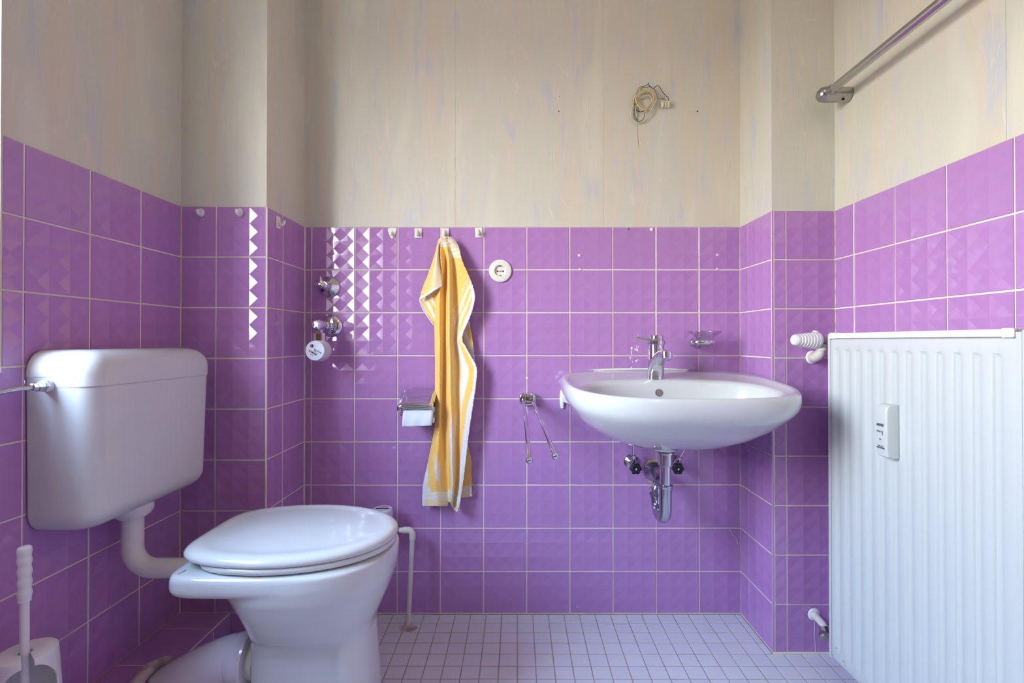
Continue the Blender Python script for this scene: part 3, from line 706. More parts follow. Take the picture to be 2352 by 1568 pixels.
# drain trap
XD, YD = 0.445, 1.450
tr = thing('bottle_trap', 'chrome bent drain trap under the wash basin', 'trap', (XD, YD, 0.5))
MB().lathe([(0, 0.033), (0.010, 0.033), (0.016, 0.031), (0.020, 0.030)], (XD, YD, 0.641), (0, 0, -1), 36).build('waste_flange', M_CERAMIC, tr)
MB().lathe([(0, 0.0265), (0.003, 0.0265)], (XD, YD, 0.6205), (0, 0, -1), 36).build('seal', M_RUBBER, tr)
MB().lathe([(0, 0.0255), (0.003, 0.026), (0.006, 0.0255), (0.007, 0.0215), (0.040, 0.0215), (0.042, 0.018), (0.0425, 0.0165), (0.110, 0.0165)], (XD, YD, 0.6175), (0, 0, -1), 36).build('tailpipe', M_CHROME, tr, smooth=30)
MB().lathe([(0, 0.019), (0.001, 0.0215), (0.004, 0.022), (0.006, 0.021), (0.012, 0.021), (0.0135, 0.0185)], (XD, YD, 0.519), (0, 0, -1), 36).build('slip_nut', M_CHROME2, tr, smooth=30)
Y2 = 1.535; ZB = 0.440; XS = -0.004
pts = [(XD, YD, 0.515), (XD, YD, ZB)]
for k in range(1, 13):
    a = PI*k/12; pts.append((XD+XS*k/12, (YD+Y2)/2-(Y2-YD)/2*math.cos(a), ZB-0.030*math.sin(a)))
pts += [(XD+XS, Y2, ZB+0.02)]
MB().tube(pts, [0.0185]*2+[0.0185]*6+[0.0182, 0.0175, 0.017, 0.0165, 0.016, 0.016]+[0.016], 36).build('trap_bend', M_CHROME2, tr, smooth=60)
MB().lathe([(0, 0.018), (0.001, 0.0205), (0.005, 0.021), (0.007, 0.019), (0.011, 0.019), (0.012, 0.0165)], (XD+XS, Y2, 0.466), (0, 0, -1), 36).build('slip_nut', M_CHROME2, tr, smooth=30)
pts = [(XD+XS, Y2, 0.455), (XD+XS, Y2, 0.478)]
for k in range(1, 9):
    a = PI/2*k/8; pts.append((XD+XS+0.02*k/8, Y2+0.05*(1-math.cos(a)), 0.478+0.024*math.sin(a)))
pts += [(0.472, YB-0.015, 0.500)]
MB().tube(pts, 0.0155, 32).build('outlet_arm', M_CHROME2, tr, smooth=60)
MB().lathe([(0, 0.0335), (0.002, 0.034), (0.005, 0.032), (0.012, 0.025), (0.020, 0.0195), (0.024, 0.0175)], (0.473, YB-0.001, 0.497), (0, -1, 0), 44).build('escutcheon', M_CHROME2, tr, smooth=50)
MB().add(*(lambda pts_: ([(x, YB-0.003, z) for x, z in pts_]+[(x, YB-0.0003, z) for x, z in pts_], [tuple(range(len(pts_)))[::-1], tuple(range(len(pts_), 2*len(pts_)))]+[(k, (k+1) % len(pts_), len(pts_)+(k+1) % len(pts_), len(pts_)+k) for k in range(len(pts_))]))(
    [(0.443, 0.52), (0.452, 0.536), (0.47, 0.540), (0.492, 0.5425), (0.497, 0.54), (0.500, 0.52), (0.49, 0.47), (0.482, 0.452), (0.468, 0.450), (0.452, 0.465)])).build('mortar_patch', mat('trap_mortar', (204, 186, 168), 0.9, var=(40, (178, 148, 118), 0.2)), tr, smooth=None)
MB().tube([(0.449, YB-0.001, 0.436), (0.47, YB-0.001, 0.4505)], 0.001, 4).build('mortar_streak', M_MORTAR, tr)

# angle valves under the basin
def star(mb, o, r, th, n=6):
    N = 72; o = Vector(o); rs = []
    for (h, s_) in ((0, 0.80), (0.001, 0.9), (0.004, 1.0), (th-0.004, 1.0), (th-0.001, 0.9), (th, 0.8), (th, 0.45), (th-0.002, 0.4)):
        rs.append([(o.x+r*s_*(1+0.10*math.cos(n*2*PI*k/N))*math.cos(2*PI*k/N), o.y-h, o.z+r*s_*(1+0.10*math.cos(n*2*PI*k/N))*math.sin(2*PI*k/N)) for k in range(N)])
    mb.rings(rs)
def angle_valve(x, z, hose, label):
    v = thing('angle_valve', label, 'valve', (x, YB, z), 'angle valves under the basin')
    MB().lathe([(0, 0.026), (0.002, 0.0265), (0.006, 0.024), (0.010, 0.012), (0.012, 0.010)], (x, YB-0.001, z), (0, -1, 0), 40).build('rosette', M_CHROME, v)
    MB().lathe([(0, 0.009), (0.020, 0.009), (0.022, 0.012), (0.036, 0.012), (0.038, 0.008), (0.050, 0.006)], (x, YB-0.008, z), (0, -1, -0.10), 24).build('valve_body', M_CHROME, v, smooth=30)
    mb = MB(); star(mb, (x+0.001, YB-0.052, z-0.008), 0.0185, 0.016); mb.build('knob', M_BLACK, v, smooth=50)
    MB().lathe([(0, 0.0038), (0.002, 0.0038), (0.003, 0.002)], (x+0.001, YB-0.066, z-0.008), (0, -1, 0), 16).build('screw', M_CHROME, v)
    h0 = Vector((x, YB-0.036, z)); d = (Vector(hose)-h0).normalized()
    MB().lathe([(0, 0.0085), (0.012, 0.0085), (0.013, 0.0075), (0.026, 0.0075), (0.027, 0.0098), (0.032, 0.0098), (0.034, 0.005)], h0, d, 20).build('hose_fitting', M_CHROME, v, smooth=30)
    MB().tube([h0+d*0.032, Vector(hose), Vector(hose)+d*0.035], 0.0042, 12).build('hose', M_CHROME, v)
angle_valve(0.395, 0.530, (0.392, 1.63, 0.615), 'small chrome valve with black knob left of the drain trap')
angle_valve(0.5365, 0.530, (0.566, 1.62, 0.592), 'small chrome valve with black knob right of the drain trap')

# =============================================================== RADIATOR
XRF = 0.870
RY0, RY1, RZ0, RZ1 = 0.829, 1.345, 0.073, 0.958
rad = thing('radiator', 'tall white ribbed panel radiator on the right wall', 'radiator', (0.92, 1.09, 0.073))
def front_panel():
    mb = MB(); ys = []; prof = []
    n = 12; y = RY0+0.002
    lines = []   # (y, depth)
    lines.append((RY0+0.001, 0.008)); lines.append((RY0+0.004, 0.002)); lines.append((RY0+0.012, 0.0)); 
    c0 = 0.872
    for k in range(n):
        c = c0+0.0397*k
        lines += [(c-0.0115, 0.0), (c-0.0080, 0.0012), (c-0.0035, 0.0045), (c+0.0020, 0.0052), (c+0.0080, 0.0045), (c+0.0105, 0.0008), (c+0.012, 0.0)]
    lines += [(RY1-0.012, 0.0), (RY1-0.004, 0.002), (RY1-0.001, 0.008)]
    zz = [(RZ0, 0.0, 0.008), (RZ0+0.004, 0.0, 0.002), (RZ0+0.012, 0, 0), (RZ0+0.036, 0, 0), (RZ0+0.040, 0.5, 0), (RZ0+0.044, 1, 0), (0.919, 1, 0), (0.9235, 0.75, 0), (0.928, 0, 0), (RZ1-0.014, 0, 0), (RZ1-0.004, 0, 0.002), (RZ1, 0, 0.008)]
    vs = [(XRF+max(d*f, e_ if e_ else 0, d if (d in (0.008, 0.002) and i_ in (0, 1, len(lines)-1, len(lines)-2)) else 0), y_, z_) for z_, f, e_ in zz for i_, (y_, d) in enumerate(lines)]
    n_ = len(lines); fs = [(j*n_+i, j*n_+i+1, (j+1)*n_+i+1, (j+1)*n_+i) for j in range(len(zz)-1) for i in range(n_-1)]
    mb.add(vs, fs); return mb
front_panel().build('front_panel', M_ENAMEL, rad, smooth=35)
MB().box(XRF+0.0075, XRF+0.012, RY0+0.001, RY1-0.001, RZ0, RZ1).build('panel_back', M_ENAMEL, rad, smooth=None)
MB().box(XRF+0.058, XRF+0.070, RY0+0.004, RY1-0.004, RZ0, RZ1-0.004).build('rear_panel', M_ENAMEL, rad, smooth=None, bevel=0.004)
mb = MB()
for k in range(24):
    y = RY0+0.03+k*0.0195; mb.box(XRF+0.016, XRF+0.054, y, y+0.001, RZ0+0.03, RZ1-0.03)
mb.box(XRF+0.012, XRF+0.058, RY0+0.02, RY1-0.02, RZ0+0.01, RZ0+0.03); mb.box(XRF+0.012, XRF+0.058, RY0+0.02, RY1-0.02, RZ1-0.04, RZ1-0.02)
mb.build('convector', M_ENAMEL, rad, smooth=None)
for yy in (RY0-0.004, RY1-0.001):
    s_ = MB(); s_.box(XRF-0.0005, XRF+0.072, yy, yy+0.005, RZ0-0.001, RZ1+0.012); s_.build('side_cover', M_ENAMEL, rad, smooth=None, bevel=0.004)
for ya, yb in ((RY1-0.008, RY1-0.001), (RY0, RY0+0.010)): MB().box(XRF-0.001, XRF+0.0005, ya, yb, RZ0, RZ1+0.008).build('edge_strip', M_ENAMEL, rad, smooth=None, bevel=0.0005)
mb = MB(); mb.box(XRF-0.0015, XRF+0.004, RY0+0.012, RY1-0.008, RZ1-0.0005, RZ1+0.0135); mb.box(XRF+0.066, XRF+0.072, RY0+0.004, RY1-0.004, RZ1-0.002, RZ1+0.0125)
for k in range(25): mb.box(XRF+0.004, XRF+0.066, RY0+0.014+k*0.02, RY0+0.022+k*0.02, RZ1+0.010, RZ1+0.0125)
mb.build('top_grille', M_ENAMEL2, rad, smooth=None, bevel=0.001, seg=2)
for ya, yb in ((RY0+0.013, RY0+0.034), (RY1-0.028, RY1-0.006)):
    MB().box(XRF-0.0025, XRF+0.020, ya, yb, RZ1-0.002, RZ1+0.0150).build('grille_clip', M_CREAM, rad, smooth=None, bevel=0.0015)
for yy in (0.93, 1.25):
    for z_ in (0.16, 0.86): MB().box(XRF+0.070, XR, yy-0.012, yy+0.012, z_-0.02, z_+0.02).build('bracket', M_STEEL, rad, smooth=None)
# rust chips low on the panel
mr_ = mat('rust_chip', (176, 150, 96), 0.9)
for (y, z, a) in ((1.318, 0.112, 1.0), (1.288, 0.095, 1.4), (1.283, 0.087, 1.0), (1.255, 0.085, 0.8)):
    MB().lathe([(0, 0.0), (0.0, 0.0022*a), (0.0006, 0.0014*a)], (XRF+0.0002, y, z), (-1, 0, 0), 7).build('paint_chip', mr_, rad)
# heat cost allocator
ha = thing('heat_meter', 'small white heat meter box with display fixed on the radiator', 'meter', (XRF, 1.113, 0.74))
def hbox():
    mb = MB(); rs = []
    for z, top in ((0.681, 0.6), (0.685, 0.92), (0.700, 1.0), (0.785, 1.0), (0.798, 0.94), (0.8035, 0.7)):
        p = [(XRF-0.0005, 1.0965), (XRF-0.016*top, 1.0962), (XRF-0.026*top, 1.0985), (XRF-0.0285*top, 1.102), (XRF-0.0295*top, 1.115), (XRF-0.0285*top, 1.128), (XRF-0.026*top, 1.1315), (XRF-0.016*top, 1.134), (XRF-0.0005, 1.1335)]
        rs.append([(x, y, z) for x, y in p])
    mb.rings(rs); return mb
hbody = hbox().build('housing', M_ENAMEL, ha, smooth=28, bevel=0.0012)
MB().box(XRF-0.0305, XRF-0.0290, 1.1065, 1.1255, 0.7530, 0.7590).build('display', M_LCD, ha, smooth=None)
exv, ezv = (0, -1, 0), (0, 0, 1)
text('printed_text', 'KALO', 0.0062, frame_M((XRF-0.0300, 1.118, 0.7405), exv, ezv), M_INK, hbody)
text('printed_text', ')', 0.0115, frame_M((XRF-0.0300, 1.1085, 0.7385), exv, ezv), M_INK, hbody)
text('printed_text', '915', 0.0048, frame_M((XRF-0.0300, 1.1155, 0.7225), exv, ezv), M_INK, hbody)
text('printed_text', '7001 20947', 0.0034, frame_M((XRF-0.0300, 1.114, 0.7075), exv, ezv), M_INK, hbody)
mb = MB(); random.seed(3); y = 1.126
while y > 1.103:
    w_ = random.choice((0.0004, 0.0006, 0.001)); mb.box(XRF-0.0302, XRF-0.0298+0.001, y-w_, y, 0.7015, 0.7050); y -= w_+random.choice((0.0004, 0.0007))
mb.build('barcode', M_INK, hbody, smooth=None)
# thermostat
VX, VY, VZ = 0.888, 1.400, 0.950
th = thing('thermostat_valve', 'white ribbed thermostat head between the pier and the radiator', 'valve', (VX, VY, VZ))
prof = [(0, 0.012), (0.001, 0.022), (0.003, 0.0243), (0.010, 0.0245), (0.011, 0.0238), (0.014, 0.0240)]
h = 0.014
for k in range(6):
    r_ = 0.0238-0.0012*k; prof += [(h+0.002, r_), (h+0.005, r_), (h+0.0062, r_-0.0012), (h+0.0076, r_-0.0012)]; h += 0.0084
prof += [(h+0.003, 0.0172), (h+0.009, 0.0162), (h+0.013, 0.0140), (h+0.0142, 0.011), (h+0.0135, 0.0098), (h+0.0135, 0)]
MB().lathe(prof, (VX-0.012, VY, VZ+0.001), (-1, -0.10, 0.03), 56).build('head', M_PLASTIC, th, smooth=32)
MB().lathe([(0, 0.0085), (0.004, 0.0085), (0.006, 0.005)], (VX-0.022, VY-0.003, VZ+0.024), (0.3, 0, 1), 20).build('locking_pin', M_PLASTIC, th)
mb = MB(); N = 48; rs = []
for hx in (0.0, 0.012):
    rs.append([(VX+0.006-hx, VY+(0.0140+(0.0007 if k % 2 else 0))*math.cos(2*PI*k/N), VZ+(0.0140+(0.0007 if k % 2 else 0))*math.sin(2*PI*k/N)) for k in range(N)])
mb.rings(rs); mb.build('knurled_nut', M_STEEL, th, smooth=20)
MB().lathe([(0, 0.0115), (0.02, 0.0115), (0.022, 0.0095), (0.03, 0.0095)], (VX+0.004, VY, VZ), (1, -0.2, 0), 28).tube([(VX+0.020, VY, VZ), (VX+0.022, VY-0.02, VZ), (VX+0.022, RY1+0.003, VZ)], 0.009, 20).build('valve_body', mat('nickel_green', (176, 190, 166), 0.4, metal=0.4), th)
MB().tube([(VX-0.003, VY, VZ-0.008), (VX-0.003, VY+0.002, VZ-0.026), (VX-0.003, VY+0.012, VZ-0.040), (VX-0.001, VY+0.035, VZ-0.048), (0.8985, YRP, 0.9005)], [0.0125, 0.0125, 0.0150, 0.0150, 0.0150], 28, smooth=5).build('elbow_pipe', M_PIPE, th)
MB().lathe([(0, 0.0135), (0.004, 0.0145), (0.008, 0.0135)], (VX-0.003, VY, VZ-0.020), (0, 0, -1), 28).build('collar', M_PIPE, th)
MB().lathe([(0, 0.0205), (0.002, 0.0200), (0.005, 0.0165)], (0.8985, YRP-0.0003, 0.9005), (0, -1, 0), 18).build('mortar_ring', M_CAULK, th)
# lower return pipe
rp = thing('return_valve', 'white pipe with metal valve at the foot of the pier beside the radiator', 'valve', (0.903, YRP, 0.118))
A = at(1867, 1408, YRP); 
MB().tube([A+Vector((0, 0.01, 0)), A+Vector((0.0, -0.015, -0.002)), A+Vector((-0.001, -0.042, -0.004)), A+Vector((-0.003, -0.056, -0.010))], [0.0105, 0.0105, 0.0105, 0.0115], 24, smooth=5).build('pipe', M_PIPE, rp)
B = A+Vector((-0.003, -0.056, -0.010))
MB().lathe([(0, 0.0130), (0.014, 0.0135), (0.016, 0.011)], B+Vector((0, 0.006, 0.006)), (0.15, -0.35, -1), 8).build('nut', M_STEEL, rp, smooth=20)
MB().lathe([(0, 0.0125), (0.002, 0.014), (0.014, 0.014), (0.018, 0.010), (0.019, 0.0)], B+Vector((-0.003, 0.0, -0.014)), (-0.25, -0.75, -0.25), 32).tube([B+Vector((0, 0, -0.012)), (XRF+0.035, RY1+0.02, 0.105), (XRF+0.035, RY1+0.002, 0.105)], 0.0095, 16).build('valve_cap', M_STEEL, rp, smooth=35)
MB().lathe([(0, 0.019), (0.0016, 0.0175), (0.003, 0.0125)], A+Vector((0, -0.0002, 0)), (0, -1, 0), 17).build('plaster_ring', M_CAULK, rp)

# =============================================================== RAIL at top right
ra = thing('wall_rail', 'long chrome rail on a bracket high on the right wall', 'rail', (XR, 1.41, 1.677))
BY, BZ = 1.405, 1.672
MB().lathe([(0, 0.0215), (0.070, 0.0215), (0.080, 0.0195), (0.087, 0.013), (0.090, 0.006), (0.0903, 0)], (XR, BY, BZ), (-1, 0, 0), 48).build('bracket', M_STEEL, ra, smooth=40)
MB().lathe([(0, 0.0), (0.0, 0.004), (0.001, 0.004)], (XR-0.022, BY-0.012, BZ-0.0187), (0, -0.4, -1), 16).build('grub_screw', M_HOLE, ra)
MB().tube([(0.908, BY-0.004, BZ+0.004), (0.908, 0.30, BZ+0.004)], 0.0118, 40).build('rod', mat('rail_chrome', (190, 190, 190), 0.12, metal=1.0), ra)
MB().lathe([(0, 0.0145), (0.004, 0.0150), (0.010, 0.0118)], (0.908, BY-0.018, BZ+0.004), (0, -1, 0), 32).build('rod_collar', M_STEEL, ra)
MB().lathe([(0, 0.0215), (0.070, 0.0215), (0.085, 0.012), (0.090, 0)], (XR, 0.30, BZ), (-1, 0, 0), 40).build('bracket', M_STEEL, ra, smooth=40)

# =============================================================== SOCKET
so = thing('wall_socket', 'round white mains socket on the back wall right of the towel', 'socket', (-0.0607, YB, 1.1945))
SX, SZ = -0.0607, 1.1942
MB().lathe([(0, 0.0395), (0.004, 0.0395), (0.0062, 0.0383), (0.0078, 0.034), (0.0088, 0.027), (0.0090, 0.0205), (0.0082, 0.0195), (0.0012, 0.0188), (0.0012, 0.0)], (SX, YB-0.001, SZ), (0, -1, 0), 64, False).build('faceplate', M_CREAM, so, smooth=35)
for dx in (-0.0095, 0.0095): MB().lathe([(0, 0.0027), (0.0015, 0.0027)], (SX+dx, YB-0.0022, SZ-0.001), (0, -1, 0), 18).build('pin_hole', M_HOLE, so)
MB().lathe([(0, 0.0026), (0.002, 0.0022)], (SX, YB-0.0022, SZ-0.001), (0, -1, 0), 18).build('centre_screw', M_STEEL, so)
for s_ in (1, -1): MB().box(SX-0.002, SX+0.002, YB-0.009, YB-0.002, SZ+s_*0.0160-0.0012, SZ+s_*0.0160+0.0012).build('earth_clip', M_STEEL, so, smooth=None)

# =============================================================== HOOKS
def rect_hook(px, py, d_w, group, label, w_=0.0262, h_=0.0345, facing='y', pos=None, tilt=0.0):
    if pos is None: pos = at(px, py, YB)
    o = thing('adhesive_hook', label, 'hook', pos, group)
    p = Vector(pos)
    def tr_(x, y, z):
        c, s_ = math.cos(tilt), math.sin(tilt); x, z = c*x-s_*z, s_*x+c*z
        return (p.x+x, p.y-y, p.z+z) if facing == 'y' else (p.x+y, p.y+x, p.z+z)
    mb = MB(); mb.rings([[tr_(a*w_/2*s_, y, b_*h_/2*s_) for a, b_ in ((-1, -1), (1, -1), (1, 1), (-1, 1))] for y, s_ in ((0, 1), (0.0022, 1), (0.0032, 0.9))])
    mb.build('plate', M_CREAM, o, smooth=None, bevel=0.0022)
    path = [tr_(0, 0.001, 0.011), tr_(0, 0.003, 0.003), tr_(0, 0.007, -0.006), tr_(0, 0.014, -0.007), tr_(0, 0.019, -0.002), tr_(0, 0.022, 0.006)]
    MB().tube(path, [0.003, 0.0052, 0.0058, 0.0048, 0.0042, 0.003], 12, smooth=4).build('hook_arm', M_CREAM, o)
    return o
rect_hook(960.5, 535, 0, 'white hooks along the top row of tiles', 'cream square adhesive hook just left of the towel')
rect_hook(1023, 535, 0, 'white hooks along the top row of tiles', 'cream square adhesive hook that carries the yellow towel', tilt=0.0)
rect_hook(1100, 534, 0, 'white hooks along the top row of tiles', 'cream square adhesive hook just right of the towel, above the socket', tilt=0.06)
rect_hook(0, 0, 0, 'white hooks along the top row of tiles', 'cream square hook on the side face of the left pier', w_=0.0240, h_=0.038, facing='x', pos=(XLP, 1.4845, 1.3165))
# triangular hook
pt = at(901, 535, YB); o = thing('adhesive_hook', 'white rounded triangular hook, the leftmost on the back wall', 'hook', pt, 'white hooks along the top row of tiles')
tri = [(-0.0150, 0.010), (-0.0125, 0.0155), (-0.006, 0.0165), (0.006, 0.0165), (0.0125, 0.0155), (0.0150, 0.010), (0.006, -0.014), (0.0, -0.018), (-0.006, -0.014)]
MB().rings([[(pt.x+x*s_, YB-y, pt.z+z*s_) for x, z in tri] for y, s_ in ((0.0005, 1.12), (0.0006, 1.12), (0.0007, 1.0), (0.003, 1.0), (0.004, 0.85))]).build('plate', M_CREAM, o, smooth=None, bevel=0.0006)
MB().tube([(pt.x, YB-0.003, pt.z+0.006), (pt.x, YB-0.006, pt.z-0.002), (pt.x, YB-0.013, pt.z-0.009), (pt.x, YB-0.018, pt.z-0.001)], [0.003, 0.004, 0.0035, 0.002], 12, smooth=4).build('hook_arm', M_CREAM, o)
for px, lab in ((461.5, 'white oval hook on the front of the left pier, nearer the cistern wall'), (550.5, 'white oval hook on the front of the left pier, nearer the pier edge')):
    pt = at(px, 488, YLP); o = thing('adhesive_hook', lab, 'hook', pt, 'white hooks along the top row of tiles')
    N = 28
    MB().rings([[(pt.x+0.0095*s_*math.cos(2*PI*k/N), YLP-y, pt.z+0.0125*s_*math.sin(2*PI*k/N)) for k in range(N)] for y, s_ in ((0, 1), (0.003, 1), (0.005, 0.9), (0.0058, 0.7))]).build('plate', M_PLASTIC, o, smooth=50)
    MB().tube([(pt.x+0.001, YLP-0.004, pt.z+0.002), (pt.x+0.001, YLP-0.010, pt.z-0.007), (pt.x+0.001, YLP-0.017, pt.z-0.003), (pt.x+0.001, YLP-0.018, pt.z+0.005)], [0.004, 0.005, 0.0055, 0.005], 14, smooth=4).build('hook_arm', M_PLASTIC, o)

# =============================================================== SHOWER-STYLE VALVES on back wall, left
kn = thing('water_valve', 'chrome wall valve with a winged handle, upper of the two', 'valve', at(757, 658.5, YB))
c = at(757, 658.5, YB)
MB().lathe([(0, 0.0365), (0.003, 0.0365), (0.006, 0.034), (0.022, 0.017), (0.026, 0.0145), (0.028, 0.0145)], (c.x, YB-0.0005, c.z), (0, -1, 0), 56).build('rosette', M_CHROME, kn, smooth=45)
MB().lathe([(0, 0.014), (0.020, 0.014), (0.024, 0.012), (0.025, 0.0)], (c.x, YB-0.027, c.z), (0, -1, 0), 36).build('spindle', M_CHROME, kn, smooth=40)
ct = Vector((c.x-0.004, YB-0.045, c.z))
hw_ = MB()
hw_.tube([ct+Vector((0.012, 0, -0.010)), ct, ct+Vector((-0.016, -0.004, 0.004)), ct+Vector((-0.033, -0.006, 0.0))], [0.012, 0.018, 0.0135, 0.003], 20, smooth=5, flat=0.7)
hw_.tube([ct+Vector((0.0, 0, -0.004)), ct+Vector((-0.007, -0.003, 0.014)), ct+Vector((-0.008, -0.006, 0.031))], [0.016, 0.012, 0.003], 20, smooth=5, flat=0.7)
hw_.build('handle', M_CHROME, kn, smooth=60)
MB().lathe([(0, 0.0032), (0.001, 0.003)], ct+Vector((-0.016, -0.0125, 0.011)), (-0.2, -1, 0.1), 18).build('red_dot', M_RED, kn)
MB().lathe([(0, 0.0066), (0.0012, 0.006)], (c.x-0.023, YB-0.0145, c.z-0.0155), (-0.75, -0.85, -0.5), 24).build('blue_dot', M_BLUE, kn)
# lower valve with water meter
c2 = at(762, 748.5, YB)
wv = thing('water_meter', 'chrome wall valve carrying a round water meter, below the winged handle', 'meter', c2)
MB().lathe([(0, 0.0375), (0.002, 0.0380), (0.005, 0.0365), (0.010, 0.027), (0.013, 0.016)], (c2.x, YB-0.0005, c2.z), (0, -1, 0), 56).build('rosette', M_CHROME, wv, smooth=45)
xk = c2.x+0.001
MB().lathe([(0, 0.0125), (0.030, 0.0125), (0.031, 0.0145), (0.045, 0.0145), (0.046, 0.0165), (0.082, 0.0165), (0.084, 0.0175), (0.086, 0.0165), (0.098, 0.0190), (0.112, 0.0190), (0.122, 0.016), (0.127, 0.010), (0.128, 0.0)], (xk, YB-0.008, c2.z), (-0.02, -1, 0.0), 40).build('valve_body', M_CHROME, wv, smooth=30)
xm, ym = xk-0.006, 1.575
MB().lathe([(0, 0.0125), (0.014, 0.0125), (0.016, 0.020), (0.018, 0.0205), (0.042, 0.0205), (0.044, 0.0145), (0.062, 0.0145)], (xm+0.002, ym, c2.z-0.010), (0, 0, -1), 8).build('tee_fitting', M_CHROME, wv, smooth=20)
mc = Vector((xm+0.008, ym+0.012, c2.z-0.084)); ax = Vector((-0.10, -1, 0.02)).normalized()
MB().lathe([(0, 0.020), (0.004, 0.034), (0.010, 0.0355), (0.024, 0.0355), (0.028, 0.033), (0.034, 0.0325)], mc, ax, 56).build('meter_case', M_METER, wv, smooth=35)
mf = MB().lathe([(0, 0.0318), (0.012, 0.0318), (0.013, 0.031), (0.0131, 0.0)], mc+ax*0.034, ax, 56).build('meter_head', M_METERFACE, wv, smooth=35)
fo = mc+ax*0.0475
def fr_(dx, dy, rot=-30):
    ex = Vector((1, ax.x*-1*0-0.10, 0)); ex = (Vector((1, 0, 0))-ax*ax.x).normalized(); up = ax.cross(ex)*1.0
    if up.z < 0: up = -up
    c_, s_ = math.cos(R(rot)), math.sin(R(rot)); e2 = ex*c_+up*s_; u2 = up*c_-ex*s_
    return frame_M(fo+e2*dx+u2*dy, e2, u2), e2, u2
def patch(dx, dy, w_, h_, name, m, lift=0.0002):
    M_, e2, u2 = fr_(dx, dy); n_ = e2.cross(u2); o_ = fo+e2*dx+u2*dy
    vs = [o_+e2*a*w_/2+u2*b_*h_/2+n_*l_ for l_ in (-0.0004, lift) for a, b_ in ((-1, -1), (1, -1), (1, 1), (-1, 1))]
    MB().add(vs, [(0, 1, 2, 3), (4, 5, 6, 7), (0, 1, 5, 4), (1, 2, 6, 5), (2, 3, 7, 6), (3, 0, 4, 7)]).build(name, m, mf, smooth=None)
patch(-0.0108, -0.0090, 0.013, 0.0058, 'counter_red', M_RED); patch(0.0035, -0.0090, 0.0160, 0.0058, 'counter_black', M_DARKINK)
text('printed_text', '00', 0.0055, fr_(-0.0108, -0.0090)[0], M_METERFACE, mf, depth=0.0005); text('printed_text', '0184', 0.0055, fr_(0.0035, -0.0090)[0], M_METERFACE, mf, depth=0.0005)
text('printed_text', 'ENGELMANN', 0.0050, fr_(0.0095, 0.0035)[0], M_DARKINK, mf); text('printed_text', '2018 123', 0.0030, fr_(-0.002, -0.0165)[0], M_INK, mf)
text('printed_text', 'Q3 2,5  R80  T30', 0.0022, fr_(0.010, -0.0025)[0], M_INK, mf)
M_, e2, u2 = fr_(-0.013, 0.0125); n_ = e2.cross(u2); o_ = fo+e2*-0.016+u2*0.0085
MB().lathe([(0, 0.0060), (0.0006, 0.0060), (0.0006, 0.0048), (0.0002, 0.0046), (0.0002, 0)], o_, n_, 28, False).build('flow_wheel', M_CHROME, mf)
o_ = fo+e2*0.0005+u2*-0.0010
MB().add([o_+e2*x+u2*y+n_*l_ for l_ in (0, 0.0003) for x, y in ((-0.0045, 0.0018), (0.0045, 0.0018), (0.003, -0.0018), (-0.001, -0.0022))], [(3, 2, 1, 0), (4, 5, 6, 7), (0, 1, 5, 4), (1, 2, 6, 5), (2, 3, 7, 6), (3, 0, 4, 7)]).build('blue_mark', M_BLUE2, mf, smooth=None)

# second meter + pipe near the toilet
pm = thing('riser_pipe', 'thin painted water pipe rising from the floor behind the toilet', 'pipe', at(938, 1440, 1.60))
yb = 1.600; xb = (938-1189)*yb/F
A = Vector((xb, yb, 0)); xt = (947-1189)*yb/F; zt = 0.95+(783-1216)*yb/F
MB().tube([(xb, yb, -0.002), (xt+0.001, yb, zt-0.025)], 0.0080, 20).build('pipe', M_PIPE, pm)
pts = [(xt+0.001, yb, zt-0.030), (xt+0.001, yb, zt-0.014)]
for k in range(1, 7):
    a = PI/2*k/6; pts.append((xt+0.001-0.014*(1-math.cos(a)), yb, zt-0.014+0.014*math.sin(a)))
pts += [(xt-0.030, yb, zt)]
MB().tube(pts, 0.0108, 24).build('elbow', M_PIPE, pm)
MB().tube([(xt-0.026, yb, zt), (xt-0.045, yb, zt)], 0.0082, 20).build('nipple', M_ENAMEL2, pm)
MB().lathe([(0, 0.0135), (0.014, 0.0135), (0.016, 0.0115), (0.06, 0.0115)], (xt-0.043, yb, zt), (-1, 0, 0), 6).build('nut', mat('tarnished_nickel', (120, 128, 112), 0.3, metal=0.9), pm, smooth=20)
mm = thing('water_meter', 'white round water meter half hidden behind the toilet lid', 'meter', (xt-0.09, yb, zt))
mcx = (879-1189)*1.60/F
MB().lathe([(0, 0.030), (0.004, 0.0335), (0.050, 0.0335), (0.060, 0.030), (0.062, 0.0)], (mcx, 1.60, 0.393-0.062+0.062), (0, 0, -1), 44).build('meter_case', M_METER, mm, smooth=35)
mh = MB().lathe([(0, 0.0315), (0.002, 0.030), (0.0022, 0.0)], (mcx, 1.60, 0.3925), (0, 0, 1), 44).build('meter_face', M_METERFACE, mm, smooth=30)
MB().box(mcx-0.022, mcx+0.022, 1.593, 1.603, 0.3944, 0.3953).build('counter', M_DARKINK, mh, smooth=None)
MB().box(mcx-0.006, mcx+0.014, 1.612, 1.618, 0.3944, 0.3950).build('red_print', M_RED, mh, smooth=None)
MB().tube([(mcx+0.03, yb, zt), (mcx-0.10, yb, zt)], 0.014, 20).tube([(mcx-0.10, yb, zt), (mcx-0.10, YB, zt)], 0.012, 16).build('meter_body', M_STEEL, mm)
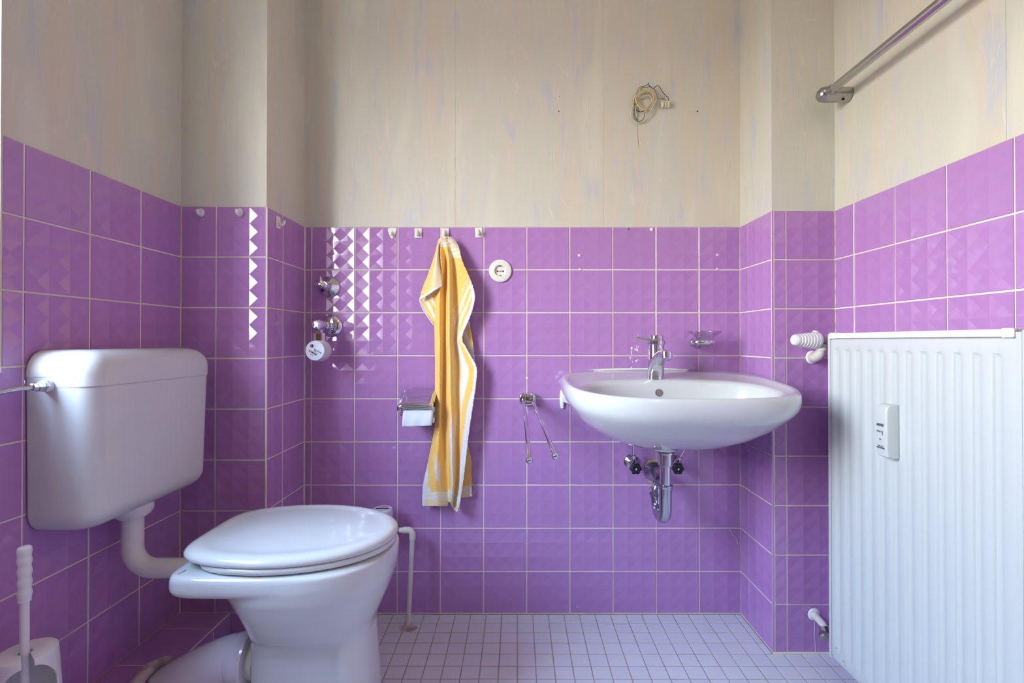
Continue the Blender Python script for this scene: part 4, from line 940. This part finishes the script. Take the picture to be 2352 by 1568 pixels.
# mortar blob at the foot
mb = MB(); N = 26; rs = []
for h_, s_ in ((0.0, 1.0), (0.003, 0.8), (0.008, 0.45), (0.016, 0.26), (0.020, 0.2)):
    rs.append([(xb+0.002+0.030*s_*(1+0.25*mnoise.noise(Vector((math.cos(2*PI*k/N)*2, math.sin(2*PI*k/N)*2, h_*30))))*math.cos(2*PI*k/N), yb-0.004*s_+0.020*s_*(1+0.25*mnoise.noise(Vector((math.cos(2*PI*k/N)*2, 5+math.sin(2*PI*k/N)*2, h_*30))))*math.sin(2*PI*k/N), h_+0.0005) for k in range(N)])
mb.rings(rs); mb.build('mortar_blob', M_MORTAR, pm, smooth=50)

# =============================================================== TOILET ROLL HOLDER
tp = thing('toilet_roll_holder', 'chrome toilet roll holder with hinged cover left of the towel', 'holder', (-0.34, YB, 0.74))
HX0, HX1 = -0.394, -0.276
prof = [(1.668, 0.785), (1.655, 0.784), (1.630, 0.772), (1.605, 0.758), (1.590, 0.750), (1.578, 0.745), (1.5715, 0.7405), (1.5695, 0.735), (1.5705, 0.7295), (1.575, 0.7265)]
mb = MB(); NX = 16; rows_ = []
for y, z in prof:
    rows_.append([(HX0+(HX1-HX0)*k/NX, y, z+0.0035*math.sin(PI*k/NX)-(0.006 if k in (0, NX) else 0.0)) for k in range(NX+1)])
mb.rings(rows_, False, False, closed=False)
cv = mb.build('cover', M_CHROME, tp, smooth=60); sl = cv.modifiers.new('thick', 'SOLIDIFY'); sl.thickness = 0.0016
MB().box(-0.372, -0.298, 1.660, YB-0.0005, 0.700, 0.780).build('wall_plate', M_CHROME, tp, smooth=None, bevel=0.004)
MB().tube([(-0.385, 1.664, 0.735), (-0.388, 1.64, 0.715), (-0.388, 1.615, 0.712)], 0.006, 14, smooth=4).build('arm', M_CHROME, tp)
MB().lathe([(0, 0.0135), (0.003, 0.0135), (0.0035, 0.0095), (0.105, 0.0095)], (-0.3905, 1.612, 0.712), (1, 0, 0), 28).build('rod', M_CHROME, tp, smooth=30)
rl = thing('toilet_roll', 'nearly finished white toilet roll hanging in the chrome holder', 'toilet roll', (-0.33, 1.612, 0.70))
MB().lathe([(0, 0.012), (0, 0.027), (0.095, 0.027), (0.095, 0.012)], (-0.3755, 1.612, 0.703), (1, 0, 0), 44, False).build('roll', M_PAPERROLL, rl, smooth=40)
mb = MB(); rs = []
for k in range(15):
    f = k/14; z = 0.722-0.055*f-0.0; y = 1.612-0.0275*math.cos(f*0.9-0.45)*1.02
    rs.append([(-0.3775+0.001*f*-3+(0.0965+0.001)*j/16, y-0.0015*math.sin(j*0.9+f*3)*f, z+(0.004*f*j/16)) for j in range(17)])
mb.rings(rs, False, False, closed=False); sh_ = mb.build('loose_sheet', M_PAPERROLL, rl, smooth=80); q = sh_.modifiers.new('thick', 'SOLIDIFY'); q.thickness = 0.0006

# =============================================================== DOUBLE TOWEL RAIL
dt = thing('towel_arm_rail', 'chrome towel holder with two drooping arms left of the basin', 'towel holder', (0.034, YB, 0.75))
NB2 = 40; rs = []
for y, s_ in ((YB-0.0005, 1.0), (YB-0.022, 1.0), (YB-0.028, 0.93), (YB-0.030, 0.80)):
    rs.append([(0.0345+0.0295*s_*math.copysign(abs(math.cos(2*PI*k/NB2))**0.65, math.cos(2*PI*k/NB2)), y, 0.750+0.0215*s_*math.copysign(abs(math.sin(2*PI*k/NB2))**0.65, math.sin(2*PI*k/NB2))) for k in range(NB2)])
MB().rings(rs).build('wall_mount', M_CHROME, dt, smooth=40)
MB().box(0.016, 0.053, YB-0.036, YB-0.024, 0.735, 0.741).box(0.016, 0.053, YB-0.036, YB-0.024, 0.756, 0.762).build('fork', M_CHROME, dt, smooth=None, bevel=0.001)
for (x0, px, py) in ((0.0205, 1216, 1055), (0.050, 1275, 1045)):
    e0 = Vector((x0, YB-0.030, 0.748)); e1 = at(px, py, 1.28)
    MB().tube([e0, e1], 0.0062, 20).build('arm', M_CHROME, dt)
    d_ = (e1-e0).normalized()
    MB().lathe([(-0.006, 0.006), (-0.003, 0.0088), (0.003, 0.0092), (0.008, 0.0088), (0.0115, 0.006), (0.012, 0.0)], e1, d_, 28).build('end_knob', M_CHROME, dt, smooth=60)

# =============================================================== CABLE COIL
cc = thing('cable_coil', 'coil of loose lamp cable hanging from a hole in the wallpaper', 'cable', at(1467, 272, YB))
def zc(x, y, d=YB-0.008): return at(1400+x/7.839, 160+y/7.839, d)
def wire(pts, r, m, name='wire', d0=0.010):
    P_ = [zc(p[0], p[1], YB+WP-(p[2] if len(p) > 2 else d0)) for p in pts]
    MB().tube(P_, r, 8, smooth=6).build(name, m, cc, smooth=80)
cr_ = 0.0021
wire([(505, 885, -0.002), (490, 800, 0.006), (480, 700, 0.008), (520, 540, 0.010), (600, 470, 0.012), (720, 450, 0.013), (770, 520, 0.012), (750, 600, 0.011), (690, 690, 0.012), (600, 670, 0.014), (510, 560, 0.015), (500, 440, 0.016), (560, 370, 0.016), (660, 350, 0.016), (760, 400, 0.016), (800, 500, 0.015), (780, 600, 0.014)], cr_, M_WCREAM, 'cable_sheath')
wire([(780, 600, 0.014), (720, 680, 0.018), (620, 710, 0.018), (530, 640, 0.018), (480, 520, 0.018), (520, 420, 0.018), (640, 370, 0.019), (770, 400, 0.019), (850, 480, 0.018), (820, 600, 0.016), (740, 740, 0.013), (680, 860, 0.010), (600, 930, 0.008), (500, 940, 0.008), (410, 860, 0.009), (390, 760, 0.010), (430, 620, 0.012), (450, 500, 0.014), (500, 400, 0.016)], cr_, M_WCREAM, 'cable_sheath')
wire([(500, 400, 0.016), (560, 350, 0.018), (640, 320, 0.019), (740, 345, 0.019), (800, 380, 0.018)], cr_*1.1, M_WCREAM, 'cable_sheath')
wire([(470, 700, 0.006), (450, 560, 0.008), (480, 460, 0.010), (600, 380, 0.012), (720, 400, 0.013), (790, 520, 0.012), (740, 620, 0.012), (680, 690, 0.013), (600, 680, 0.013)], 0.0016, M_WGREY, 'grey_wire')
wire([(440, 700, 0.008), (470, 860, 0.007), (530, 925, 0.007), (610, 880, 0.008), (650, 760, 0.010)], 0.0013, M_WBLUE, 'blue_wire')
wire([(505, 880, -0.001), (490, 810, 0.005), (450, 690, 0.009), (490, 560, 0.014), (500, 420, 0.018), (540, 320, 0.020), (600, 290, 0.021), (650, 310, 0.022), (720, 290, 0.022), (790, 320, 0.022), (840, 380, 0.022), (850, 460, 0.021), (890, 505, 0.020), (950, 515, 0.019), (990, 505, 0.018), (1018, 548, 0.016)], 0.0011, M_WBLUE, 'blue_wire')
wire([(480, 710, 0.012), (560, 745, 0.012), (640, 725, 0.012)], 0.0011, M_WBLACK, 'black_wire')
wire([(560, 340, 0.020), (620, 290, 0.022), (710, 243, 0.022), (714, 215, 0.022)], 0.0010, M_WBLACK, 'black_wire')
wire([(710, 245, 0.022), (740, 290, 0.022), (800, 318, 0.021), (870, 272, 0.021), (910, 300, 0.020), (960, 380, 0.019), (1010, 445, 0.018), (1060, 485, 0.017), (1070, 548, 0.016)], 0.0011, M_WBLACK, 'black_wire')
wire([(800, 380, 0.018), (830, 415, 0.019), (900, 460, 0.019), (950, 505, 0.018), (965, 548, 0.016)], 0.0011, M_WYEL, 'yellow_wire')
tb = MB()
for k in range(3):
    q = zc(962+k*52, 610); tb.box(q.x-0.0038, q.x+0.0038, YB-0.012, YB-0.001, q.z-0.0105, q.z+0.0105)
    tb.lathe([(0, 0.0028), (0.003, 0.0026)], (q.x, YB-0.012, q.z+0.0045), (0, -1, 0), 12); tb.lathe([(0, 0.0028), (0.003, 0.0026)], (q.x, YB-0.012, q.z-0.0045), (0, -1, 0), 12)
q = zc(1014, 610); tb.box(q.x-0.0135, q.x+0.0135, YB-0.0095, YB-0.001, q.z-0.0025, q.z+0.0025)
tb.build('terminal_block', M_TERM, cc, smooth=None, bevel=0.0005, seg=1)
# wall plugs, screw holes and the crack, parts of the back wall
def hole(px, py, r, m, name, y=YB, fwd=0.0006):
    c_ = at(px, py, YB); MB().lathe([(0, r), (fwd, r), (fwd*1.5, r*0.7)], (c_.x, y, c_.z), (0, -1, 0), 14).build(name, m, wb)
hole(1284, 253, 0.0023, M_HOLE, 'screw_hole', YB+WP); hole(1604, 253, 0.0027, M_HOLE, 'screw_hole', YB+WP); hole(1464.5, 272.5, 0.0022, M_HOLE, 'screw_hole', YB+WP)
hole(1285.5, 219, 0.0018, M_DARKGAP, 'screw_hole', YB+WP); hole(1445, 525.5, 0.0022, M_HOLE, 'screw_hole')
hole(1330, 586, 0.0045, M_CAULK, 'filled_hole'); hole(1648, 585, 0.0045, M_CAULK, 'filled_hole'); hole(1331.5, 618.5, 0.0040, M_CAULK, 'filled_hole'); hole(1648, 617, 0.0036, M_CAULK, 'filled_hole')
hole(1496.5, 526.5, 0.0060, M_CAULK, 'filled_hole', fwd=0.0015); hole(1210, 868, 0.0040, M_CAULK, 'filled_hole')
A_, B_ = at(1465.5, 284, YB), at(1469, 340, YB)
MB().tube([(A_.x, YB+WP-0.0002, A_.z), (A_.x+0.001, YB+WP-0.0002, (A_.z+B_.z)/2), (B_.x, YB+WP-0.0002, B_.z)], 0.0006, 4).build('paper_crack', mat('crack_brown', (150, 124, 104), 0.9), wb)
pc_ = [at(*p_, YB) for p_ in ((1674, 1213), (1682, 1228), (1690, 1236), (1694, 1250))]
MB().tube([(p_.x, YB-0.0002, p_.z) for p_ in pc_], 0.0007, 5).build('glaze_crack', M_CAULK, wb)
pc_ = [at(*p_, YRP) for p_ in ((1869, 1424), (1869, 1460), (1870, 1496))]
MB().tube([(p_.x, YRP-0.0002, p_.z) for p_ in pc_], 0.0006, 5).build('glaze_crack', M_CAULK, wrp)
# glaze chips left of the tap
for (px, py, s_) in ((1451, 799, 0.0042), (1459, 802, 0.003), (1464, 804, 0.0035), (1461, 829, 0.0035), (1453, 831, 0.002), (1466, 796, 0.002), (1460, 776, 0.0016), (1458, 783, 0.0014), (1466, 770, 0.0012), (1465, 826, 0.0025)):
    c_ = at(px, py, YB); random.seed(px); n_ = 6
    MB().rings([[(c_.x+s_*(0.5+0.7*random.random())*math.cos(2*PI*k/n_), y_, c_.z+s_*(0.6+0.9*random.random())*math.sin(2*PI*k/n_)) for k in range(n_)] for y_ in (YB+0.001, YB-0.0004)]).build('glaze_chip', M_CAULK, wb, smooth=None)

# =============================================================== TOILET BRUSH
tbp = Vector((-0.884, 0.868, ZPL))
br = thing('toilet_brush', 'white plastic toilet brush with ribbed grip standing in its holder', 'brush', (tbp.x-0.016, tbp.y-0.004, 0.2))
hx_, hy_ = (59-1189)*0.868/F, 0.868
zt_ = CZ+(783-1253)*0.868/F; zg = CZ+(783-1379)*0.868/F
prof = [(0, 0.0), (0.0005, 0.008), (0.003, 0.0100), (0.010, 0.0105), (0.016, 0.0096)]
h = 0.016; L = zt_-zg
while h < L-0.006:
    prof += [(h+0.0195*q_/8, 0.0099-0.0008*math.cos(2*PI*q_/8)) for q_ in range(1, 9)]; h += 0.0195
prof += [(L-0.001, 0.0095), (L, 0.0075)]
MB().lathe(prof, (hx_, hy_, zt_), (0.012, 0, -1), 32).build('grip', M_PLASTIC, br, smooth=60)
MB().tube([(hx_+0.001, hy_, zg+0.01), (hx_+0.003, hy_, 0.20)], 0.0068, 24).build('handle', M_PLASTIC, br)
mb = MB(); random.seed(5)
for k in range(420):
    a = random.random()*2*PI; z_ = random.uniform(0.175, 0.255); L_ = 0.030*(1-0.3*abs((z_-0.215)/0.04)**2)
    p0 = Vector((hx_+0.003, hy_, z_)); d_ = Vector((math.cos(a), math.sin(a), random.uniform(-.2, .4))).normalized(); u_ = d_.cross(Vector((0, 0, 1)))*0.0005
    mb.add([p0-u_, p0+u_, p0+d_*L_+u_*0.4, p0+d_*L_-u_*0.4], [(0, 1, 2, 3)])
o_ = mb.build('bristles', M_BRISTLE, br, smooth=None, fix=False); o_['kind'] = 'stuff'
hd = thing('brush_holder', 'white plastic brush holder with arched opening in the bottom left corner', 'holder', tbp)
NA = 72
def hring(z, a_, b_, cx=0.0, cy=0.0): return [(tbp.x+cx+a_*math.cos(2*PI*k/NA), tbp.y+cy+b_*math.sin(2*PI*k/NA), z) for k in range(NA)]
ZH = 0.392; A0 = 318.0
def width(f): return 11+47*min(1, max(0, (f-0.045)/0.15))**0.55
def arcring(z_, a_, b_, w_):
    return [(tbp.x+a_*math.cos(R(A0+w_+(360-2*w_)*k/NA)), tbp.y+b_*math.sin(R(A0+w_+(360-2*w_)*k/NA)), z_) for k in range(NA+1)]
mb = MB(); lv = [0, 0.02, 0.045, 0.048, 0.053, 0.06, 0.07, 0.085, 0.10, 0.12, 0.145, 0.17, 0.20, 0.3, 0.4, 0.5, 0.6, 0.7, 0.78]
def dims(f): return 0.0425+0.014*f**0.7, 0.042+0.010*f**0.7
mb.rings([arcring(ZH-(ZH-ZPL-0.001)*f, *dims(f), width(f)) for f in lv], False, False, closed=False)
mb.rings([hring(ZH-(ZH-ZPL-0.001)*f, *dims(f)) for f in (0.78, 0.86, 0.94, 1.0)], False, True)
# top plate with a keyhole slot towards the opening
o0 = len(mb.v); mb.v += arcring(ZH, *dims(0), width(0))
w_k = 38
mb.v += [(hx_+0.003+0.0098*math.cos(R(A0+w_k+(360-2*w_k)*k/NA)), hy_+0.0098*math.sin(R(A0+w_k+(360-2*w_k)*k/NA)), ZH-0.0008) for k in range(NA+1)]
for k in range(NA): mb.f.append((o0+k, o0+k+1, o0+NA+1+k+1, o0+NA+1+k))
ho = mb.build('holder_shell', M_PLASTIC, hd, smooth=50, fix=True); q = ho.modifiers.new('thick', 'SOLIDIFY'); q.thickness = 0.003; q.offset = -1
bv = ho.modifiers.new('bevel', 'BEVEL'); bv.width = 0.0012; bv.segments = 2; bv.limit_method = 'ANGLE'; bv.angle_limit = R(50)
MB().box(XL+0.0005, tbp.x-0.041, tbp.y-0.018, tbp.y+0.018, 0.30, 0.37).build('wall_bracket', M_PLASTIC, hd, smooth=None, bevel=0.004)

# =============================================================== TOWEL
YS = [544, 549, 556, 566, 582, 600, 625, 643, 662, 680, 700, 720, 742, 765, 783, 800, 822, 845, 872, 900, 925, 950, 975, 1000, 1030, 1060, 1085, 1110, 1128, 1142, 1158]
TB = {544: (1013, 1016, 1019, 1023, 1026, 1030, 1034), 549: (1008, 1012, 1018, 1023, 1028, 1035, 1042), 556: (1005, 1010, 1018, 1024, 1031, 1040, 1048), 566: (1004.5, 1010, 1019, 1026, 1034, 1044, 1053.5), 600: (1005, 1014, 1024, 1031, 1040, 1052, 1062),
      643: (1000, 1012, 1023, 1032, 1042, 1062, 1081), 680: (997, 1010, 1022, 1032, 1044, 1068, 1091), 700: (997, 1009, 1022, 1032, 1045, 1067, 1088), 720: (997, 1009, 1022, 1032, 1047, 1066, 1082), 742: (997, 1009, 1021.5, 1032, 1047, 1061, 1073), 765: (997.5, 1009, 1021.5, 1032, 1045, 1054, 1063), 783: (998, 1010, 1021, 1032, 1045, 1053, 1062),
      800: (998, 1010, 1021, 1033, 1046, 1058, 1071), 822: (999, 1010, 1021, 1033.5, 1048, 1066, 1084), 845: (999, 1010, 1021, 1034, 1050, 1072, 1095), 872: (999, 1010, 1020.5, 1034, 1050, 1072, 1094), 900: (999, 1010, 1020, 1034, 1050, 1070, 1091), 950: (999, 1010, 1020, 1036, 1052, 1068, 1083),
      985: (997, 1009, 1020.5, 1037, 1051, 1065, 1078), 1000: (995, 1008, 1021, 1037, 1050, 1063, 1076), 1030: (989, 1006, 1022.5, 1038, 1050, 1061, 1073), 1060: (983, 1003, 1024.5, 1038, 1050, 1060, 1069), 1110: (972, 1000, 1028, 1040, 1048, 1056, 1062), 1140: (970, 1002, 1029.5, 1037, 1044, 1050, 1057), 1158: (970, 1003, 1030, 1036, 1042, 1048, 1054)}
TD_ = (1.648, 1.621, 1.654, 1.612, 1.645, 1.626, 1.618)
def TD(y):
    f = min(1, max(0, (y-548)/75)); f = f*f*(3-2*f); flat = (1.652, 1.638, 1.634, 1.631, 1.634, 1.638, 1.648)
    return tuple(a*(1-f)+b_*f for a, b_ in zip(flat, TD_))
def sheet(table, depths, NC=76, NR=420, amp=0.0011, seed=1, ybot=None, pleat=0.0):
    ky = sorted(table); K = len(table[ky[0]])
    T_ = np.array([table[k] for k in ky], float); D_ = np.array([depths(k) if callable(depths) else depths for k in ky], float)
    def cr_int(xk, A_, xq):
        out = np.empty((len(xq), A_.shape[1]))
        for i, x in enumerate(xq):
            j = min(max(np.searchsorted(xk, x)-1, 0), len(xk)-2); t = (x-xk[j])/(xk[j+1]-xk[j])
            h0 = xk[j+1]-xk[j]
            def sl(a):
                if a <= 0: return (A_[1]-A_[0])/(xk[1]-xk[0])
                if a >= len(xk)-1: return (A_[-1]-A_[-2])/(xk[-1]-xk[-2])
                return (A_[a+1]-A_[a-1])/(xk[a+1]-xk[a-1])
            m0, m1 = sl(j)*h0, sl(j+1)*h0
            out[i] = (2*t**3-3*t*t+1)*A_[j]+(t**3-2*t*t+t)*m0+(-2*t**3+3*t*t)*A_[j+1]+(t**3-t*t)*m1
        return out
    yq = np.linspace(ky[0], ky[-1], NR); uq = np.linspace(0, K-1, NC)
    X = cr_int(np.array(ky, float), T_, yq); D = cr_int(np.array(ky, float), D_, yq)
    X = cr_int(np.arange(K, dtype=float), X.T.copy(), uq).T; D = cr_int(np.arange(K, dtype=float), D.T.copy(), uq).T
    rng = np.random.RandomState(seed)
    Nz = rng.randn(NR, NC)
    verts = []; uv = []
    for i in range(NR):
        for j in range(NC):
            u = j/(NC-1); yy = yq[i]
            if ybot is not None:
                f = (yy-ky[0])/(ky[-1]-ky[0]); w_ = max(0, (f-0.85)/0.15); yy = yy+ybot(u)*w_
            d = D[i, j]+0.003*math.sin(yq[i]*0.02+u*5)-amp*abs(Nz[i, j])*0.8
            p = at(X[i, j]+Nz[i, j]*0.18, yy, d); verts.append(tuple(p)); uv.append((u, yq[i], X[i, j]))
    faces = [(i*NC+j, i*NC+j+1, (i+1)*NC+j+1, (i+1)*NC+j) for i in range(NR-1) for j in range(NC-1)]
    return verts, faces, uv
YEL = (0.95, 0.55, 0.085); PALE = (0.93, 0.72, 0.30); WHT = (0.80, 0.80, 0.86); CRM = (0.88, 0.72, 0.40)
def mixc(a, b_, t): t = min(1, max(0, t)); return tuple(a[i]*(1-t)+b_[i]*t for i in range(3))
def wob(x, y, s_): return mnoise.noise(Vector((x*s_, y*s_, 3.1)))
def sstep(a, b_, x): t = min(1, max(0, (x-a)/(b_-a))); return t*t*(3-2*t)
def bands(q, lo_=0.15, hi_=0.35): return sstep(lo_, hi_, math.sin(q))
def col_front(u, y, px):
    g = 0.5+0.5*wob(px, y, 0.9)
    c_ = mixc(YEL, PALE, 0.25*g+0.18*max(0, wob(px, y, 0.12)+.3))
    if y < 566 and (y < 552 or u < 0.2 or u > 0.62): # top hem, pale
        c_ = mixc(CRM, WHT, 0.25*bands((px-1020)*0.5+y*0.5))
    elif y < 566: c_ = mixc(PALE, WHT, bands(y*0.9+0.15*px, -0.1, 0.3))
    if u > 0.62 and y < 600:
        c_ = mixc(PALE, WHT, bands((y-560+(px-1040)*0.25)*0.62, -0.1, 0.3)) if y < 592 else c_
    # striped border on the right sheet: runs diagonally down to the left
    if u > 0.62:
        e_ = (u-0.66)/0.34; s_ = px-1062+(y-690)*0.42
        if y < 790:
            k = sstep(-16, 2, s_); w_ = bands(s_*0.50+1.2*wob(px, y, 0.05)+0.5, -0.2, 0.3)
            c_ = mixc(c_, WHT, k*w_*(0.72+0.28*wob(px, y, 1.7)))
        else:
            k = sstep(0.05, 0.40, e_+0.25*wob(px*0.3, y*0.03, 0.6)); w_ = bands((u*21)+y*0.020+1.6*wob(px, y*0.3, 0.04), -0.35, 0.25)
            c_ = mixc(c_, WHT, k*w_)
    if u > 0.45 and y > 930:
        w_ = bands(u*16+y*0.012, 0.0, 0.4)*sstep(930, 1010, y)*0.6; c_ = mixc(c_, WHT, w_)
    if u < 0.24 and y > 1030:
        w_ = bands(u*26-y*0.05+1.2*wob(px, y, 0.05), -0.2, 0.3)*sstep(1030, 1090, y); c_ = mixc(c_, WHT, w_*0.9)
    if y > 1126: c_ = mixc(WHT, CRM, bands(y*0.75+px*0.10, -0.1, 0.4))
    if y > 1146: c_ = CRM
    if u > 0.955 and y > 655: c_ = WHT
    if u < 0.03 and y > 1080: c_ = WHT
    return c_
def col_back(u, y, px):
    c_ = mixc(YEL, PALE, 0.2); w_ = bands((px-1070)*0.30-(y)*0.12, 0.1, 0.4)*(1 if y < 870 else 0)*sstep(0.6, 0.8, u); c_ = mixc(c_, WHT, w_)
    if y > 1112: c_ = mixc(WHT, PALE, bands(y*0.8+px*0.1, -0.2, 0.3))
    if y > 1130: c_ = CRM
    return c_
def col_flap(u, y, px):
    a_ = sstep(0.4, 0.55, u); c1 = mixc(YEL, PALE, 0.3); s_ = px*0.85+y*0.30
    c_ = mixc(c1, CRM, a_)
    c_ = mixc(c_, WHT, bands(px*0.62+y*0.14, 0.2, 0.5)*(0.06+0.24*a_))
    return c_
def col_under(u, y, px): return mixc(mixc(YEL, PALE, 0.2), WHT, bands(px*0.42-y*0.22, -0.1, 0.4))
sheets = []
ybf = lambda u: (3 if u < 0.35 else (-8*sstep(0.30, 0.33, u)+8 if u < 0.33 else 0)) if u < 0.33 else (-6+22*sstep(0.38, 0.86, u)-10*sstep(0.90, 1.0, u))
v1, f1, u1 = sheet(TB, TD, ybot=ybf); sheets.append((v1, f1, [col_front(*q) for q in u1]))
TB2 = {600: (1010, 1025, 1040, 1052, 1062), 680: (1002, 1022, 1042, 1060, 1072), 735: (1000, 1022, 1042, 1062, 1077), 768: (1000, 1022, 1042, 1066, 1083), 806: (1000, 1022, 1042, 1068, 1088), 845: (1000, 1022, 1042, 1068, 1090), 900: (1000, 1022, 1042, 1064, 1084), 985: (1000, 1022, 1044, 1062, 1074), 1024: (1002, 1025, 1046, 1062, 1076), 1058: (1004, 1026, 1048, 1066, 1082), 1106: (1006, 1028, 1050, 1068, 1083), 1139: (1010, 1030, 1050, 1068, 1083.5)}
v2, f2, u2_ = sheet(TB2, (1.662, 1.660, 1.662, 1.655, 1.650), NC=44, NR=280, seed=2, ybot=lambda u: 10-10*u); sheets.append((v2, f2, [col_back(*q) for q in u2_]))
# folded-over corner on the left and the layer under it
TF = {552: (1007, 1009, 1011, 1013), 566: (1003, 1005, 1007, 1008.5), 580: (999.5, 1002, 1005, 1007.5), 608: (990, 997, 1003, 1009.5), 638: (979, 991, 1003, 1013.5), 655: (973.5, 988, 1002, 1016), 672: (968, 984, 997, 1010), 687: (962.5, 978, 990, 1000)}
# the lower edge is slanted: rows end on the line (963,689)-(1016,656)
def flap():
    NC, NR = 40, 90; vs = []; uv = []; top = [(1008, 551), (1012, 553)]
    L = [(1008, 551), (1003, 563), (999, 580), (990, 609), (979, 640), (971, 664), (963, 689)]
    Rr = [(1013, 553), (1008, 563), (1007.5, 580), (1009, 602), (1012, 625), (1014, 642), (1016, 656)]
    rng = np.random.RandomState(4)
    for i in range(NR):
        f = i/(NR-1)*(len(L)-1); k = min(int(f), len(L)-2); t = f-k
        a = Vector(L[k]).lerp(Vector(L[k+1]), t); b_ = Vector(Rr[k]).lerp(Vector(Rr[k+1]), t)
        for j in range(NC):
            u = j/(NC-1); p = a.lerp(b_, u); d = 1.640-0.018*math.sin(u*PI)*min(1, f/3)-0.006*u-0.0004*abs(rng.randn())
            d -= 0.016*u*min(1, f/4)
            vs.append(tuple(at(p.x, p.y, d))); uv.append((u, p.y, p.x, i/(NR-1)))
    fs = [(i*NC+j, i*NC+j+1, (i+1)*NC+j+1, (i+1)*NC+j) for i in range(NR-1) for j in range(NC-1)]
    cs = [WHT if q[3] > 0.955 else col_flap(q[0], q[1], q[2]) for q in uv]
    return vs, fs, cs
sheets.append(flap())
def under():
    NC, NR = 36, 70; vs = []; cs = []
    L = [(979, 641), (970, 664), (963, 690), (972, 712), (985, 730), (997, 746)]; Rr = [(1002, 641), (1002, 664), (1002, 690), (1002, 712), (1002, 730), (1003, 746)]
    for i in range(NR):
        f = i/(NR-1)*(len(L)-1); k = min(int(f), len(L)-2); t = f-k
        a = Vector(L[k]).lerp(Vector(L[k+1]), t); b_ = Vector(Rr[k]).lerp(Vector(Rr[k+1]), t)
        for j in range(NC):
            u = j/(NC-1); p = a.lerp(b_, u); vs.append(tuple(at(p.x, p.y, 1.650+0.006*math.sin(u*6)))); cs.append(WHT if (u < 0.10 and f > 1.6) else col_under(u, p.y, p.x))
    return vs, [(i*NC+j, i*NC+j+1, (i+1)*NC+j+1, (i+1)*NC+j) for i in range(NR-1) for j in range(NC-1)], cs
sheets.append(under())
# cap of folded cloth over the hook
def towel_mat():
    m = bpy.data.materials.new('terry_cloth'); m.use_nodes = True; n = m.node_tree; b_ = n.nodes['Principled BSDF']
    b_.inputs['Roughness'].default_value = 0.95; b_.inputs['Specular IOR Level'].default_value = 0.1; b_.inputs['Sheen Weight'].default_value = 0.35; b_.inputs['Sheen Roughness'].default_value = 0.5
    at_ = n.nodes.new('ShaderNodeAttribute'); at_.attribute_name = 'dye'
    t = n.nodes.new('ShaderNodeTexCoord'); nz = n.nodes.new('ShaderNodeTexNoise'); nz.inputs['Scale'].default_value = 380; nz.inputs['Detail'].default_value = 2
    n.links.new(t.outputs['Object'], nz.inputs['Vector'])
    r = n.nodes.new('ShaderNodeMapRange'); r.inputs[1].default_value = 0.50; r.inputs[2].default_value = 0.70; r.inputs[3].default_value = 0; r.inputs[4].default_value = 0.45
    n.links.new(nz.outputs['Fac'], r.inputs[0])
    mx = n.nodes.new('ShaderNodeMix'); mx.data_type = 'RGBA'; n.links.new(r.outputs[0], mx.inputs[0]); n.links.new(at_.outputs['Color'], mx.inputs[6]); mx.inputs[7].default_value = (0.93, 0.82, 0.60, 1)
    n.links.new(mx.outputs[2], b_.inputs['Base Color'])
    bp = n.nodes.new('ShaderNodeBump'); bp.inputs['Strength'].default_value = 0.7; bp.inputs['Distance'].default_value = 0.002
    n.links.new(nz.outputs['Fac'], bp.inputs['Height']); n.links.new(bp.outputs[0], b_.inputs['Normal'])
    return m
M_TOWEL = towel_mat()
vs, fs, cs = [], [], []
for v_, f_, c_ in sheets:
    o0 = len(vs); vs += v_; fs += [tuple(i+o0 for i in q) for q in f_]; cs += c_
org = at(1023, 540, 1.66)
me = bpy.data.meshes.new('towel'); me.from_pydata([tuple(Vector(v)-org) for v in vs], [], fs)
ca = me.color_attributes.new('dye', 'FLOAT_COLOR', 'POINT'); ca.data.foreach_set('color', np.array([list(c_)+[1.0] for c_ in cs], dtype=np.float32).ravel())
me.polygons.foreach_set('use_smooth', [True]*len(me.polygons)); me.materials.append(M_TOWEL)
tw = bpy.data.objects.new('towel', me); COL.objects.link(tw); tw.location = org
tag(tw, 'yellow terry towel with white stripes hanging from a hook on the back wall', 'towel')
q = tw.modifiers.new('thick', 'SOLIDIFY'); q.thickness = 0.003; q.offset = 1.0
